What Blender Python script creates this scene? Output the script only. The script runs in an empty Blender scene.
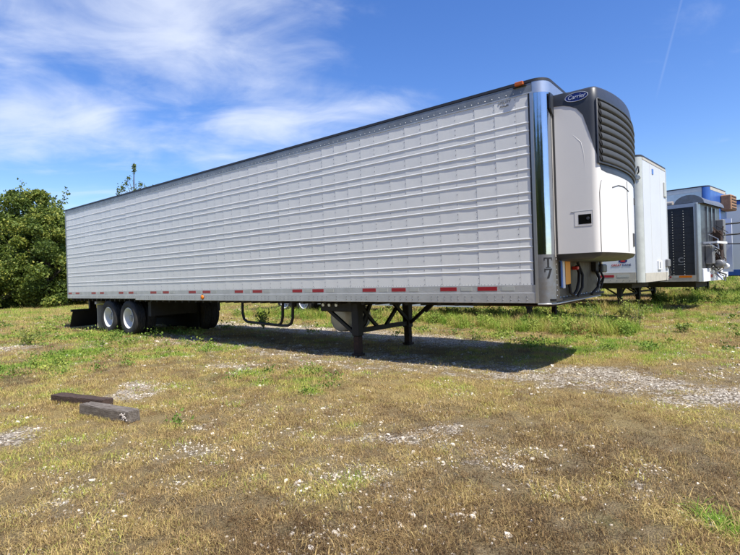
import bpy, bmesh, math, random
import numpy as np
from mathutils import Vector, Matrix, noise as mnoise
random.seed(7); RNG = np.random.default_rng(11)
C = bpy.context.scene.collection
SC = bpy.context.scene
R = math.radians

# ------------------------------------------------------------------ camera
CAMH = 1.428
Fv = Vector((0.0, 1.0, -0.000735)); Rv = Vector((0.999486, -0.0000236, -0.0320726)); Uv = Vector((0.0320726, 0.000735, 0.999485))
cd = bpy.data.cameras.new('camera'); cam = bpy.data.objects.new('camera', cd); C.objects.link(cam)
cd.sensor_width = 36.0; cd.lens = 36.0 * 492.14 / 740; cd.clip_start = 0.05; cd.clip_end = 5000
cam.matrix_world = Matrix(((Rv.x, Uv.x, -Fv.x, 0), (Rv.y, Uv.y, -Fv.y, 0), (Rv.z, Uv.z, -Fv.z, CAMH), (0, 0, 0, 1)))
SC.camera = cam

# ------------------------------------------------------------------ sky and sun
SUN = Vector((0.39, -0.5045, 1.0)).normalized()
w = bpy.data.worlds.new('World'); SC.world = w; w.use_nodes = True
nt = w.node_tree; nt.nodes.clear()
def N(tree, typ, **kw):
    n = tree.nodes.new(typ)
    for k, v in kw.items(): setattr(n, k, v)
    return n
def math_node(tree, op, a, b=None, c=None, clamp=False):
    n = N(tree, 'ShaderNodeMath', operation=op, use_clamp=clamp)
    for i, v in enumerate((a, b, c)):
        if v is None: continue
        if isinstance(v, (int, float)): n.inputs[i].default_value = v
        else: tree.links.new(v, n.inputs[i])
    return n.outputs[0]
def build_world():
    t = nt; lk = t.links.new
    sky = N(t, 'ShaderNodeTexSky', sky_type='NISHITA'); sky.sun_disc = False
    sky.sun_elevation = math.asin(SUN.z); sky.sun_rotation = math.atan2(SUN.x, SUN.y)
    sky.air_density = 1.0; sky.dust_density = 0.6; sky.ozone_density = 3.0
    hs = N(t, 'ShaderNodeHueSaturation'); hs.inputs['Hue'].default_value = 0.514; hs.inputs['Saturation'].default_value = 1.27; hs.inputs['Value'].default_value = 0.77
    lk(sky.outputs[0], hs.inputs['Color'])
    tc = N(t, 'ShaderNodeTexCoord'); sep = N(t, 'ShaderNodeSeparateXYZ'); lk(tc.outputs['Generated'], sep.inputs[0])
    zz = math_node(t, 'ADD', math_node(t, 'MAXIMUM', sep.outputs[2], 0.0), 0.16)
    cx = math_node(t, 'DIVIDE', sep.outputs[0], zz); cy = math_node(t, 'DIVIDE', sep.outputs[1], zz)
    cmb = N(t, 'ShaderNodeCombineXYZ'); lk(cx, cmb.inputs[0]); lk(cy, cmb.inputs[1])
    mp = N(t, 'ShaderNodeMapping'); mp.inputs['Rotation'].default_value = (0, 0, R(-35)); mp.inputs['Scale'].default_value = (0.75, 1.0, 1); mp.inputs['Location'].default_value = (1.3, 0.2, 0)
    lk(cmb.outputs[0], mp.inputs[0])
    n1 = N(t, 'ShaderNodeTexNoise'); n1.inputs['Scale'].default_value = 1.25; n1.inputs['Detail'].default_value = 9; n1.inputs['Roughness'].default_value = 0.52; n1.inputs['Distortion'].default_value = 0.35
    lk(mp.outputs[0], n1.inputs['Vector'])
    n2 = N(t, 'ShaderNodeTexNoise'); n2.inputs['Scale'].default_value = 3.2; n2.inputs['Detail'].default_value = 8; n2.inputs['Roughness'].default_value = 0.6; n2.inputs['Distortion'].default_value = 0.7
    lk(mp.outputs[0], n2.inputs['Vector'])
    # broad bank of cirrus to the left of the trailer
    dp = N(t, 'ShaderNodeVectorMath', operation='DOT_PRODUCT'); lk(tc.outputs['Generated'], dp.inputs[0]); dp.inputs[1].default_value = Vector((-0.40, 0.87, 0.33)).normalized()
    mr = N(t, 'ShaderNodeMapRange'); mr.inputs[1].default_value = 0.82; mr.inputs[2].default_value = 0.985; mr.inputs[3].default_value = -0.16; mr.inputs[4].default_value = 0.13
    lk(dp.outputs['Value'], mr.inputs[0])
    s = math_node(t, 'ADD', math_node(t, 'ADD', n1.outputs[0], math_node(t, 'MULTIPLY', math_node(t, 'SUBTRACT', n2.outputs[0], 0.5), 0.5)), mr.outputs[0])
    mr2 = N(t, 'ShaderNodeMapRange', interpolation_type='SMOOTHSTEP'); mr2.inputs[1].default_value = 0.44; mr2.inputs[2].default_value = 0.86; mr2.inputs[4].default_value = 0.74
    lk(s, mr2.inputs[0])
    # a fading vapour trail, upper right
    d1 = (Fv*492+Rv*(684-370)+Uv*(277+10)).normalized(); d2 = (Fv*492+Rv*(662-370)+Uv*(277-75)).normalized(); nv = d1.cross(d2).normalized(); mid = (d1+d2).normalized()
    dn = N(t, 'ShaderNodeVectorMath', operation='DOT_PRODUCT'); lk(tc.outputs['Generated'], dn.inputs[0]); dn.inputs[1].default_value = nv
    dm = N(t, 'ShaderNodeVectorMath', operation='DOT_PRODUCT'); lk(tc.outputs['Generated'], dm.inputs[0]); dm.inputs[1].default_value = mid
    e1 = N(t, 'ShaderNodeMapRange', interpolation_type='SMOOTHSTEP'); e1.inputs[1].default_value = 0.0; e1.inputs[2].default_value = 0.0030; e1.inputs[3].default_value = 0.07; e1.inputs[4].default_value = 0.0; lk(math_node(t, 'ABSOLUTE', dn.outputs['Value']), e1.inputs[0])
    e2 = N(t, 'ShaderNodeMapRange', interpolation_type='SMOOTHSTEP'); e2.inputs[1].default_value = 0.9945; e2.inputs[2].default_value = 0.9995; lk(dm.outputs['Value'], e2.inputs[0])
    cf = math_node(t, 'MAXIMUM', mr2.outputs[0], math_node(t, 'MULTIPLY', e1.outputs[0], e2.outputs[0]))
    mix = N(t, 'ShaderNodeMix', data_type='RGBA'); lk(cf, mix.inputs[0]); lk(hs.outputs[0], mix.inputs[6]); mix.inputs[7].default_value = (3.6, 3.85, 4.35, 1)
    bg = N(t, 'ShaderNodeBackground'); bg.inputs[1].default_value = 0.15; lk(mix.outputs[2], bg.inputs[0])
    out = N(t, 'ShaderNodeOutputWorld'); lk(bg.outputs[0], out.inputs[0])
build_world()
sd = bpy.data.lights.new('sun', 'SUN'); sun = bpy.data.objects.new('sun', sd); C.objects.link(sun)
sd.energy = 3.7; sd.angle = R(0.53); sd.color = (1.0, 0.95, 0.87)
sun.rotation_euler = SUN.to_track_quat('Z', 'Y').to_euler(); sun.location = (10, -10, 30)
SC.view_settings.view_transform = 'Standard'; SC.view_settings.look = 'None'
SC.view_settings.exposure = 0.84; SC.view_settings.gamma = 1.0

# ------------------------------------------------------------------ materials
def mat(name, col, rough=0.6, metal=0.0, var=0.0, vscale=3.0, bump=0.0, bscale=20.0, col2=None, spec=0.5, coat=0.0, stretch=None, bdist=0.01):
    m = bpy.data.materials.new(name); m.use_nodes = True; t = m.node_tree; b = t.nodes['Principled BSDF']; lk = t.links.new
    b.inputs['Base Color'].default_value = (*col, 1); b.inputs['Roughness'].default_value = rough; b.inputs['Metallic'].default_value = metal
    b.inputs['Specular IOR Level'].default_value = spec; b.inputs['Coat Weight'].default_value = coat
    tc = N(t, 'ShaderNodeTexCoord'); vec = tc.outputs['Object']
    if stretch:
        mp = N(t, 'ShaderNodeMapping'); mp.inputs['Scale'].default_value = stretch; lk(vec, mp.inputs[0]); vec = mp.outputs[0]
    if var or col2:
        n = N(t, 'ShaderNodeTexNoise'); n.inputs['Scale'].default_value = vscale; n.inputs['Detail'].default_value = 7; n.inputs['Roughness'].default_value = 0.65; lk(vec, n.inputs['Vector'])
        r = N(t, 'ShaderNodeMapRange'); r.inputs[1].default_value = 0.35; r.inputs[2].default_value = 0.68; lk(n.outputs[0], r.inputs[0])
        mx = N(t, 'ShaderNodeMix', data_type='RGBA'); lk(r.outputs[0], mx.inputs[0])
        mx.inputs[6].default_value = (*col, 1)
        mx.inputs[7].default_value = (*(col2 if col2 else tuple(c * (1 - var) for c in col)), 1)
        lk(mx.outputs[2], b.inputs['Base Color'])
        rr = N(t, 'ShaderNodeMapRange'); rr.inputs[3].default_value = max(0, rough - 0.06); rr.inputs[4].default_value = min(1, rough + 0.1); lk(n.outputs[0], rr.inputs[0]); lk(rr.outputs[0], b.inputs['Roughness'])
    if bump:
        n = N(t, 'ShaderNodeTexNoise'); n.inputs['Scale'].default_value = bscale; n.inputs['Detail'].default_value = 5; lk(vec, n.inputs['Vector'])
        bp = N(t, 'ShaderNodeBump'); bp.inputs['Strength'].default_value = bump; bp.inputs['Distance'].default_value = bdist; lk(n.outputs[0], bp.inputs['Height']); lk(bp.outputs[0], b.inputs['Normal'])
    return m
M = dict(
    side_white=mat('white_side_paint', (0.85, 0.85, 0.80), 0.36, 0, 0.06, 1.3, 0.16, 5.0, bdist=0.012, col2=(0.80, 0.795, 0.745), stretch=(1.6, 1.6, .35)),
    rib_white=mat('white_rib_paint', (0.85, 0.85, 0.81), 0.38, 0, 0.05, 2),
    rivet=mat('rivet_grey', (0.30, 0.30, 0.30), 0.45, 0.3),  # grey puts the small shadows of the seam rivets into their colour
    bolt=mat('bolt_grey', (0.22, 0.22, 0.22), 0.5, 0.4),
    rail=mat('aluminium_rail', (0.60, 0.60, 0.585), 0.42, 0.45, 0.2, 4, 0.2, 30, col2=(0.50, 0.50, 0.48)),
    top_rail=mat('weathered_top_rail', (0.30, 0.32, 0.33), 0.45, 0.4, 0.3, 5),
    roof=mat('dark_roof_edge', (0.035, 0.035, 0.04), 0.5, 0, 0.2, 5),
    chrome=mat('polished_corner_metal', (0.62, 0.65, 0.67), 0.10, 1.0, 0.1, 4, 0.12, 6, bdist=0.01),
    chrome_dull=mat('scuffed_steel_sheet', (0.27, 0.285, 0.30), 0.45, 0.75, 0.3, 6, 0.25, 18, col2=(0.23, 0.21, 0.18)),
    post_steel=mat('brushed_post_steel', (0.40, 0.42, 0.44), 0.28, 0.9, 0.15, 4),
    nose_dark=mat('dark_nose_sheet', (0.085, 0.092, 0.105), 0.35, 0.4, 0.3, 5),
    plate=mat('stained_scuff_plate', (0.10, 0.09, 0.075), 0.5, 0.35, 0.3, 5, 0.25, 18, col2=(0.05, 0.042, 0.032)),
    silver=mat('silver_metal', (0.62, 0.63, 0.64), 0.3, 0.8, 0.15, 5),
    nose=mat('grey_beige_nose', (0.47, 0.45, 0.42), 0.5, 0.15, 0.2, 5),
    black=mat('black_paint', (0.010, 0.010, 0.011), 0.6, 0, 0.3, 6),
    under=mat('dark_underbody', (0.035, 0.033, 0.03), 0.8, 0, 0.3, 5),
    rust=mat('rusty_steel', (0.055, 0.028, 0.017), 0.85, 0.0, 0, 12, 0.4, 40, col2=(0.018, 0.014, 0.012)),
    tyre=mat('tyre_rubber', (0.022, 0.022, 0.023), 0.82, 0, 0.3, 9, 0.2, 40, col2=(0.05, 0.046, 0.04)),
    rim=mat('white_wheel_paint', (0.80, 0.80, 0.78), 0.4, 0, 0.1, 9),
    hub=mat('hub_grey', (0.35, 0.34, 0.32), 0.5, 0.4),
    flap=mat('cream_mud_flap', (0.62, 0.57, 0.46), 0.7, 0, 0.2, 6),
    rubber=mat('black_rubber', (0.015, 0.015, 0.016), 0.75),
    tape_red=mat('red_reflector', (0.34, 0.012, 0.022), 0.35),
    tape_white=mat('grey_white_reflector', (0.48, 0.49, 0.44), 0.4),
    amber=mat('amber_lens', (0.80, 0.20, 0.01), 0.25),
    amber_dark=mat('dusty_amber_lens', (0.45, 0.10, 0.015), 0.35),
    unit_white=mat('unit_cream_white', (0.79, 0.765, 0.715), 0.32, 0, 0.03, 2),
    cowl=mat('charcoal_plastic', (0.040, 0.045, 0.055), 0.42, 0, 0.15, 8),
    grille=mat('grille_mesh', (0.055, 0.057, 0.054), 0.6, 0, 0.2, 25),
    grille_dark=mat('grille_recess', (0.008, 0.008, 0.009), 0.8),
    seam=mat('dark_seam', (0.05, 0.05, 0.05), 0.7),
    logo_blue=mat('badge_blue', (0.012, 0.025, 0.17), 0.3),
    logo_light=mat('badge_silver', (0.55, 0.60, 0.70), 0.35),
    glass=mat('dark_window', (0.006, 0.006, 0.007), 0.12),
    sticker_white=mat('white_sticker', (0.78, 0.80, 0.82), 0.4),
    sticker_orange=mat('orange_sticker', (0.92, 0.38, 0.02), 0.45),
    sticker_blue=mat('blue_sticker', (0.10, 0.22, 0.55), 0.45),
    red=mat('red_fitting', (0.55, 0.03, 0.02), 0.4),
    tank=mat('white_tank', (0.70, 0.69, 0.66), 0.35, 0.1, 0.15, 5),
    van_white=mat('white_van_side', (0.74, 0.77, 0.78), 0.4, 0, 0.05, 1.5, 0.1, 4),
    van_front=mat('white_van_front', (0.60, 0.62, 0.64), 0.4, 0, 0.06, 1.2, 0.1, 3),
    van_post=mat('weathered_corner_post', (0.55, 0.57, 0.52), 0.45, 0.2, 0.2, 4),
    van_rail=mat('beige_bottom_rail', (0.55, 0.51, 0.42), 0.55, 0.1, 0.2, 6),
    black_side=mat('black_side_sheet', (0.030, 0.032, 0.035), 0.42, 0, 0.2, 3, 0.1, 5),
    blue=mat('blue_paint', (0.035, 0.12, 0.42), 0.35, 0, 0.15, 4),
    brown_box=mat('rusty_brown_casing', (0.42, 0.24, 0.13), 0.8, 0, 0, 6, 0.3, 30, col2=(0.25, 0.13, 0.07)),
    tarp=mat('grey_tarpaulin', (0.42, 0.38, 0.33), 0.7, 0, 0.3, 8, 0.3, 14),
    wood_grey=mat('weathered_timber', (0.23, 0.20, 0.165), 0.9, 0, 0, 9, 0.7, 30, col2=(0.07, 0.053, 0.04), stretch=(1.2, 9, 9), bdist=0.01),
    wood_dark=mat('old_dark_timber', (0.10, 0.062, 0.045), 0.92, 0, 0, 9, 0.8, 26, col2=(0.028, 0.018, 0.014), stretch=(1.2, 9, 9), bdist=0.012),
    lichen=mat('pale_lichen', (0.62, 0.56, 0.50), 0.9, 0, 0.4, 40),
    bark=mat('tree_bark', (0.11, 0.085, 0.06), 0.9, 0, 0.4, 8, 0.6, 14),
    stem=mat('weed_stem', (0.16, 0.17, 0.07), 0.8),
)

# ------------------------------------------------------------------ mesh helpers (trailer coordinates: s runs rearward, n across, z up)
class MB:
    def __init__(self): self.v = []; self.f = []
    def quad(self, a, b, c, d): i = len(self.v); self.v += [a, b, c, d]; self.f.append((i, i+1, i+2, i+3)); return self
    def box(self, s0, s1, n0, n1, z0, z1, ch=0.0):
        s0, s1 = min(s0, s1), max(s0, s1)
        x0, x1 = -s1, -s0
        if ch <= 0:
            i = len(self.v)
            self.v += [(x0,n0,z0),(x1,n0,z0),(x1,n1,z0),(x0,n1,z0),(x0,n0,z1),(x1,n0,z1),(x1,n1,z1),(x0,n1,z1)]
            self.f += [tuple(i+k for k in q) for q in ((3,2,1,0),(4,5,6,7),(0,1,5,4),(1,2,6,5),(2,3,7,6),(3,0,4,7))]
            return self
        bm = bmesh.new(); bmesh.ops.create_cube(bm, size=1)
        for v in bm.verts: v.co = ((x0+x1)/2+v.co.x*(x1-x0), (n0+n1)/2+v.co.y*(n1-n0), (z0+z1)/2+v.co.z*(z1-z0))
        bmesh.ops.bevel(bm, geom=list(bm.edges), offset=ch, segments=1, affect='EDGES')
        return self.add_bm(bm)
    def add_bm(self, bm):
        i = len(self.v); bm.verts.index_update()
        self.v += [tuple(v.co) for v in bm.verts]; self.f += [tuple(i+v.index for v in f.verts) for f in bm.faces]; bm.free(); return self
    def bar(self, p, q, wd, th=None, up=(0, 0, 1)):
        """straight square bar between two (s,n,z) points"""
        th = th or wd
        a = Vector((-p[0], p[1], p[2])); b = Vector((-q[0], q[1], q[2])); d = (b-a).normalized(); u = Vector(up)
        if abs(d.dot(u)) > 0.95: u = Vector((1, 0, 0))
        x = d.cross(u).normalized(); y = x.cross(d)
        i = len(self.v)
        for c in (a, b):
            for sx, sy in ((-1,-1),(1,-1),(1,1),(-1,1)): self.v.append(tuple(c + x*sx*wd/2 + y*sy*th/2))
        self.f += [(i+3,i+2,i+1,i),(i+4,i+5,i+6,i+7)] + [(i+k, i+(k+1)%4, i+4+(k+1)%4, i+4+k) for k in range(4)]
        return self
    def tube(self, pts, r, seg=8, local=True):
        P = [Vector((-p[0], p[1], p[2])) if local else Vector(p) for p in pts]; rr = r if isinstance(r, (list, tuple)) else [r]*len(P)
        base = len(self.v); prev = None
        for k, p in enumerate(P):
            d = (P[min(k+1, len(P)-1)] - P[max(k-1, 0)]).normalized()
            if prev is None:
                u = Vector((0, 0, 1)) if abs(d.z) < 0.9 else Vector((1, 0, 0)); x = d.cross(u).normalized()
            else: x = (prev - d*prev.dot(d)).normalized()
            prev = x; y = d.cross(x)
            for j in range(seg):
                a = 2*math.pi*j/seg; self.v.append(tuple(p + (x*math.cos(a)+y*math.sin(a))*rr[k]))
        for k in range(len(P)-1):
            for j in range(seg):
                j2 = (j+1) % seg; self.f.append((base+k*seg+j, base+k*seg+j2, base+(k+1)*seg+j2, base+(k+1)*seg+j))
        self.f.append(tuple(base+j for j in reversed(range(seg)))); self.f.append(tuple(base+(len(P)-1)*seg+j for j in range(seg)))
        return self
    def lathe(self, prof, c, axis='n', seg=40, close=True):
        """prof: (along, radius) pairs, axis along n (across) or z"""
        base = len(self.v)
        for (t, r) in prof:
            for j in range(seg):
                a = 2*math.pi*j/seg
                if axis == 'n': self.v.append((-c[0]+r*math.cos(a), c[1]+t, c[2]+r*math.sin(a)))
                else: self.v.append((-c[0]+r*math.cos(a), c[1]+r*math.sin(a), c[2]+t))
        for k in range(len(prof)-1):
            for j in range(seg):
                j2 = (j+1) % seg; self.f.append((base+k*seg+j, base+k*seg+j2, base+(k+1)*seg+j2, base+(k+1)*seg+j))
        return self
    def grid(self, rows):
        base = len(self.v); nc = len(rows[0])
        for r_ in rows: self.v += [tuple(p) for p in r_]
        for i in range(len(rows)-1):
            for j in range(nc-1): self.f.append((base+i*nc+j, base+i*nc+j+1, base+(i+1)*nc+j+1, base+(i+1)*nc+j))
        return self
    def mesh(self, name, m, smooth=0, recalc=True):
        me = bpy.data.meshes.new(name); me.from_pydata(self.v, [], self.f)
        if recalc and len(self.f) < 20000:
            bm = bmesh.new(); bm.from_mesh(me); bmesh.ops.recalc_face_normals(bm, faces=bm.faces); bm.to_mesh(me); bm.free()
        me.materials.append(m)
        if smooth:
            me.polygons.foreach_set('use_smooth', [True]*len(me.polygons))
            if smooth < 180: me.set_sharp_from_angle(angle=R(smooth))
        me.update(); return me
    def build(self, name, m, parent=None, smooth=0, recalc=True):
        return link(name, self.mesh(name, m, smooth, recalc), parent)
def link(name, me, parent=None):
    o = bpy.data.objects.new(name, me); C.objects.link(o)
    if parent: o.parent = parent
    return o
def empty(name, loc, rz=0, label=None, cat=None, group=None):
    o = bpy.data.objects.new(name, None); C.objects.link(o); o.location = loc; o.rotation_euler = (0, 0, rz); o.empty_display_size = 0.3
    return tag(o, label, cat, group)
def tag(o, label=None, cat=None, group=None, kind=None):
    for k, v in (('label', label), ('category', cat), ('group', group), ('kind', kind)):
        if v: o[k] = v
    return o
def text_mesh(body, size, m, shear=0.0, ext=0.002):
    cu = bpy.data.curves.new('lettering', 'FONT'); cu.body = body; cu.size = size; cu.shear = shear; cu.extrude = ext; cu.align_x = 'CENTER'; cu.align_y = 'CENTER'; cu.resolution_u = 3
    ob = bpy.data.objects.new('lettering', cu); C.objects.link(ob); bpy.context.view_layer.update()
    me = bpy.data.meshes.new_from_object(ob.evaluated_get(bpy.context.evaluated_depsgraph_get()))
    bpy.data.objects.remove(ob); me.materials.clear(); me.materials.append(m); return me
def text_on_side(body, size, m, s, n, z, parent, name='lettering', shear=0.0, tilt=0.0):
    """upright lettering on a face that looks towards -n"""
    me = text_mesh(body, size, m, shear)
    me.transform(Matrix.Translation((-s, n, z)) @ Matrix.Rotation(R(90), 4, 'X') @ Matrix.Rotation(tilt, 4, 'Z'))
    return link(name, me, parent)

# ------------------------------------------------------------------ ground
def ell(X, Y, L, soft=1.0):
    out = np.zeros_like(X)
    for cx, cy, rx, ry, st in L:
        d = ((X-cx)/rx)**2 + ((Y-cy)/ry)**2
        out = np.maximum(out, st*np.exp(-d*0.9))
    return out
def strip(X, Y, pts, wd, st):
    out = np.zeros_like(X)
    for (ax, ay), (bx, by) in zip(pts, pts[1:]):
        dx, dy = bx-ax, by-ay; t = np.clip(((X-ax)*dx+(Y-ay)*dy)/(dx*dx+dy*dy), 0, 1)
        d = np.hypot(X-ax-t*dx, Y-ay-t*dy); out = np.maximum(out, st*np.exp(-(d/wd)**2))
    return out
GR = [(-3.37,6.81,.41,.53,.85),(.22,4.37,.52,.27,.8),(.7,4.58,.41,.24,.6),(-1.6,4.92,.26,.17,.5),(-.54,3.5,1.05,.63,.35),(-3.54,4.74,.25,.39,.8),(-2.06,3.3,.49,.64,.35),(.98,3.86,.34,.54,.5),(1.62,3.04,.35,.2,.4),(.09,3.29,.26,.22,.5),(-8.72,11.85,.71,.81,.8),(-2.38,8.52,.54,.42,.6),(3.08,6.68,.68,.71,.9),(3.35,6.19,.69,.5,.8),(3.63,5.47,.6,.52,.9),(2.38,6.28,.6,.4,.7),(-.28,2.85,.35,.23,.3),(-1.48,3.93,.41,.22,.4),(1.11,5.15,.4,.22,.3),(-6.84,11.94,.82,.61,.3),(4.48,6.45,.47,.35,.4),(-.38,5.54,.28,.26,.35),(4.6,5.1,.7,.4,.8)]
GN = [(-6.12,9.64,1.3,3.2,.8),(-1.06,7.13,.66,.88,.9),(-4.0,10.22,2.17,1.52,.6),(-7.26,13.65,2.46,1.61,.9),(3.63,9.51,1.53,1.17,.9),(2.3,11.51,1.28,1.14,.7),(5.0,8.56,1.2,1.27,.4),(1.82,2.51,.12,.18,.9),(-10.4,14.97,1.46,1.95,.7),(7.39,11.08,1.09,1.42,.5),(5.41,11.67,1.02,1.18,.6),(-4.35,6.83,.3,.4,.5),(-1.96,4.96,.21,.17,.5),(1.15,2.55,.12,.09,.5),(1.12,5.23,.26,.15,.7),(-.3,3.17,.32,.21,.3),(-2.03,7.5,.94,.98,.6),(-12,22,5,6,.5),(3,17,8,4,.8),(14,19,6,3,.8),(9,14,3,1.5,.5)]
GO = [(3.6,7.79,1.67,.7,.8),(-3.56,6.17,1.44,1.75,.7),(.58,6.14,1.2,.65,.8),(8.02,12.03,.98,2.58,.7),(2.68,4.97,.93,.5,.8),(-15.99,29.06,4.45,7.68,.7),(-2.72,3.86,.42,.89,.3),(2.06,5.45,.62,.43,.6),(6,9.5,2,1.5,.7)]
LAT = np.random.default_rng(77).uniform(-1, 1, (256, 256))
def vn(x, y):
    xi = np.floor(x).astype(int); yi = np.floor(y).astype(int); u = x-xi; v = y-yi; u = u*u*(3-2*u); v = v*v*(3-2*v); g = lambda a, b: LAT[a & 255, b & 255]
    return (g(xi, yi)*(1-u)+g(xi+1, yi)*u)*(1-v)+(g(xi, yi+1)*(1-u)+g(xi+1, yi+1)*u)*v
def wobble(X, Y, f, ph=0.0):
    """smooth fractal noise, f waves per ~6 m"""
    k = f*.32; a = ph*17.3; xr = X*.8-Y*.6; yr = X*.6+Y*.8
    return 1.15*(vn(xr*k+a, yr*k-a)+.5*vn(xr*k*2.1-a, yr*k*2.1+2*a)+.25*vn(xr*k*4.3+3*a, yr*k*4.3))
BR = [(.2,2.95,1.6,.7,.8),(1.7,3.7,.9,.9,.9),(-1.3,3.5,.8,.5,.5),(.6,5.0,1.0,.35,.4),(2.6,4.4,.8,.4,.6)]   # worn brown turf
def masks(X, Y):
    Xw = X+.18*wobble(X, Y, 4.3, 1.0); Yw = Y+.22*wobble(X, Y, 3.7, 2.0)
    g = ell(Xw, Yw, GR)
    g = np.maximum(g, strip(Xw, Yw, [(-5.44,12.34),(-3.51,11.0),(-2.25,9.86),(-.73,8.41),(.7,7.33),(1.71,6.63)], .24, .55))
    g = np.maximum(g, strip(Xw, Yw, [(-9.2,20.5),(-5.2,16.6),(-1.18,13.4),(.68,11.6),(1.83,10.23)], .85, .95))
    g = np.maximum(g, strip(Xw, Yw, [(-6,13.7),(2.2,7.2)], .8, .58))          # under the trailer
    g = np.maximum(g, strip(Xw, Yw, [(1.8,6.9),(3.4,6.1),(5.5,5.0),(12,1.5)], .45, .7))
    gn = ell(Xw, Yw, GN); go = ell(Xw, Yw, GO)
    far = 1/(1+np.exp(-(Y-24)/3.0)); gn = np.maximum(gn, .45*far)
    return np.clip(g, 0, 1), np.clip(gn, 0, 1), np.clip(go, 0, 1)
def height(X, Y):
    return .018*wobble(X, Y, 1.1, .4)+.010*wobble(X, Y, 3.3, 1.2)+.05*np.clip((np.hypot(X, Y)-20)/40, 0, 1)*wobble(X, Y, .12, 3)
def axis(lo, dlo, dhi, hi, step):
    a = list(np.arange(dlo, dhi+1e-6, step)); st = step; x = dhi
    while x < hi: st *= 1.35; x += st; a.append(min(x, hi))
    st = step; x = dlo; b = []
    while x > lo: st *= 1.35; x -= st; b.append(max(x, lo))
    return np.array(b[::-1]+a)
def make_ground():
    xs = axis(-900, -14, 14, 900, .09); ys = axis(-300, 1.5, 22, 1500, .09)
    X, Y = np.meshgrid(xs, ys); Z = height(X, Y); nx, ny = len(xs), len(ys)
    me = bpy.data.meshes.new('ground'); me.vertices.add(nx*ny)
    me.vertices.foreach_set('co', np.stack([X, Y, Z], -1).astype(np.float32).ravel())
    i = (np.arange(ny-1)[:, None]*nx+np.arange(nx-1)[None, :]).ravel(); F = np.stack([i, i+1, i+1+nx, i+nx], -1).astype(np.int32)
    me.loops.add(F.size); me.loops.foreach_set('vertex_index', F.ravel()); me.polygons.add(len(F)); me.polygons.foreach_set('loop_start', np.arange(len(F), dtype=np.int32)*4)
    me.polygons.foreach_set('use_smooth', np.ones(len(F), bool)); me.update(calc_edges=True)
    g, gn, go = masks(X, Y)
    a = me.color_attributes.new('patches', 'FLOAT_COLOR', 'POINT'); a.data.foreach_set('color', np.stack([g, gn, go, np.ones_like(g)], -1).astype(np.float32).ravel())
    m = bpy.data.materials.new('dry_field'); m.use_nodes = True; t = m.node_tree; lk = t.links.new; b = t.nodes['Principled BSDF']; b.inputs['Roughness'].default_value = .95; b.inputs['Specular IOR Level'].default_value = .15
    at = N(t, 'ShaderNodeAttribute', attribute_name='patches'); sp = N(t, 'ShaderNodeSeparateColor'); lk(at.outputs['Color'], sp.inputs[0])
    tc = N(t, 'ShaderNodeTexCoord')
    def noi(sc, det=6, ro=.65):
        n = N(t, 'ShaderNodeTexNoise'); n.inputs['Scale'].default_value = sc; n.inputs['Detail'].default_value = det; n.inputs['Roughness'].default_value = ro; lk(tc.outputs['Object'], n.inputs['Vector']); return n.outputs[0]
    def mix(f, a_, b_):
        x = N(t, 'ShaderNodeMix', data_type='RGBA')
        if isinstance(f, float): x.inputs[0].default_value = f
        else: lk(f, x.inputs[0])
        for k, c in ((6, a_), (7, b_)):
            if isinstance(c, tuple): x.inputs[k].default_value = (*c, 1)
            else: lk(c, x.inputs[k])
        return x.outputs[2]
    def rng(v, a_, b_, lo=0., hi=1.):
        r = N(t, 'ShaderNodeMapRange'); r.inputs[1].default_value = a_; r.inputs[2].default_value = b_; r.inputs[3].default_value = lo; r.inputs[4].default_value = hi; lk(v, r.inputs[0]); return r.outputs[0]
    fine = noi(95, 9, .75); mid = noi(6); big = noi(.9)
    thatch = mix(rng(fine, .36, .62), (.060, .040, .019), (.50, .385, .21))
    thatch = mix(rng(mid, .45, .7), thatch, mix(rng(fine, .3, .7), (.075, .058, .026), (.38, .30, .14)))
    gold = mix(rng(fine, .32, .66), (.16, .11, .036), (.62, .47, .18))
    green = mix(rng(fine, .32, .68), (.05, .08, .018), (.26, .31, .07))
    c = mix(sp.outputs[2], thatch, gold); c = mix(math_node(t, 'MULTIPLY', sp.outputs[1], rng(mid, .3, .62)), c, green)
    vo = N(t, 'ShaderNodeTexVoronoi'); vo.inputs['Scale'].default_value = 34; lk(tc.outputs['Object'], vo.inputs['Vector'])
    vs = N(t, 'ShaderNodeSeparateColor'); lk(vo.outputs['Color'], vs.inputs[0])
    stone = mix(vs.outputs[0], (.56, .47, .35), (.90, .81, .66)); stone = mix(rng(vo.outputs['Distance'], .35, .7), stone, (.20, .16, .11))
    gm = math_node(t, 'ADD', sp.outputs[0], math_node(t, 'ADD', math_node(t, 'MULTIPLY', math_node(t, 'SUBTRACT', fine, .5), 1.5), math_node(t, 'MULTIPLY', math_node(t, 'SUBTRACT', mid, .5), 2.0)))
    c = mix(rng(gm, .46, .60), c, stone)
    lk(c, b.inputs['Base Color'])
    bp = N(t, 'ShaderNodeBump'); bp.inputs['Strength'].default_value = .8; bp.inputs['Distance'].default_value = .05; lk(math_node(t, 'SUBTRACT', fine, math_node(t, 'MULTIPLY', vo.outputs['Distance'], .5)), bp.inputs['Height']); lk(bp.outputs[0], b.inputs['Normal'])
    me.materials.append(m); return tag(link('ground', me), kind='structure')
make_ground()

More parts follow.
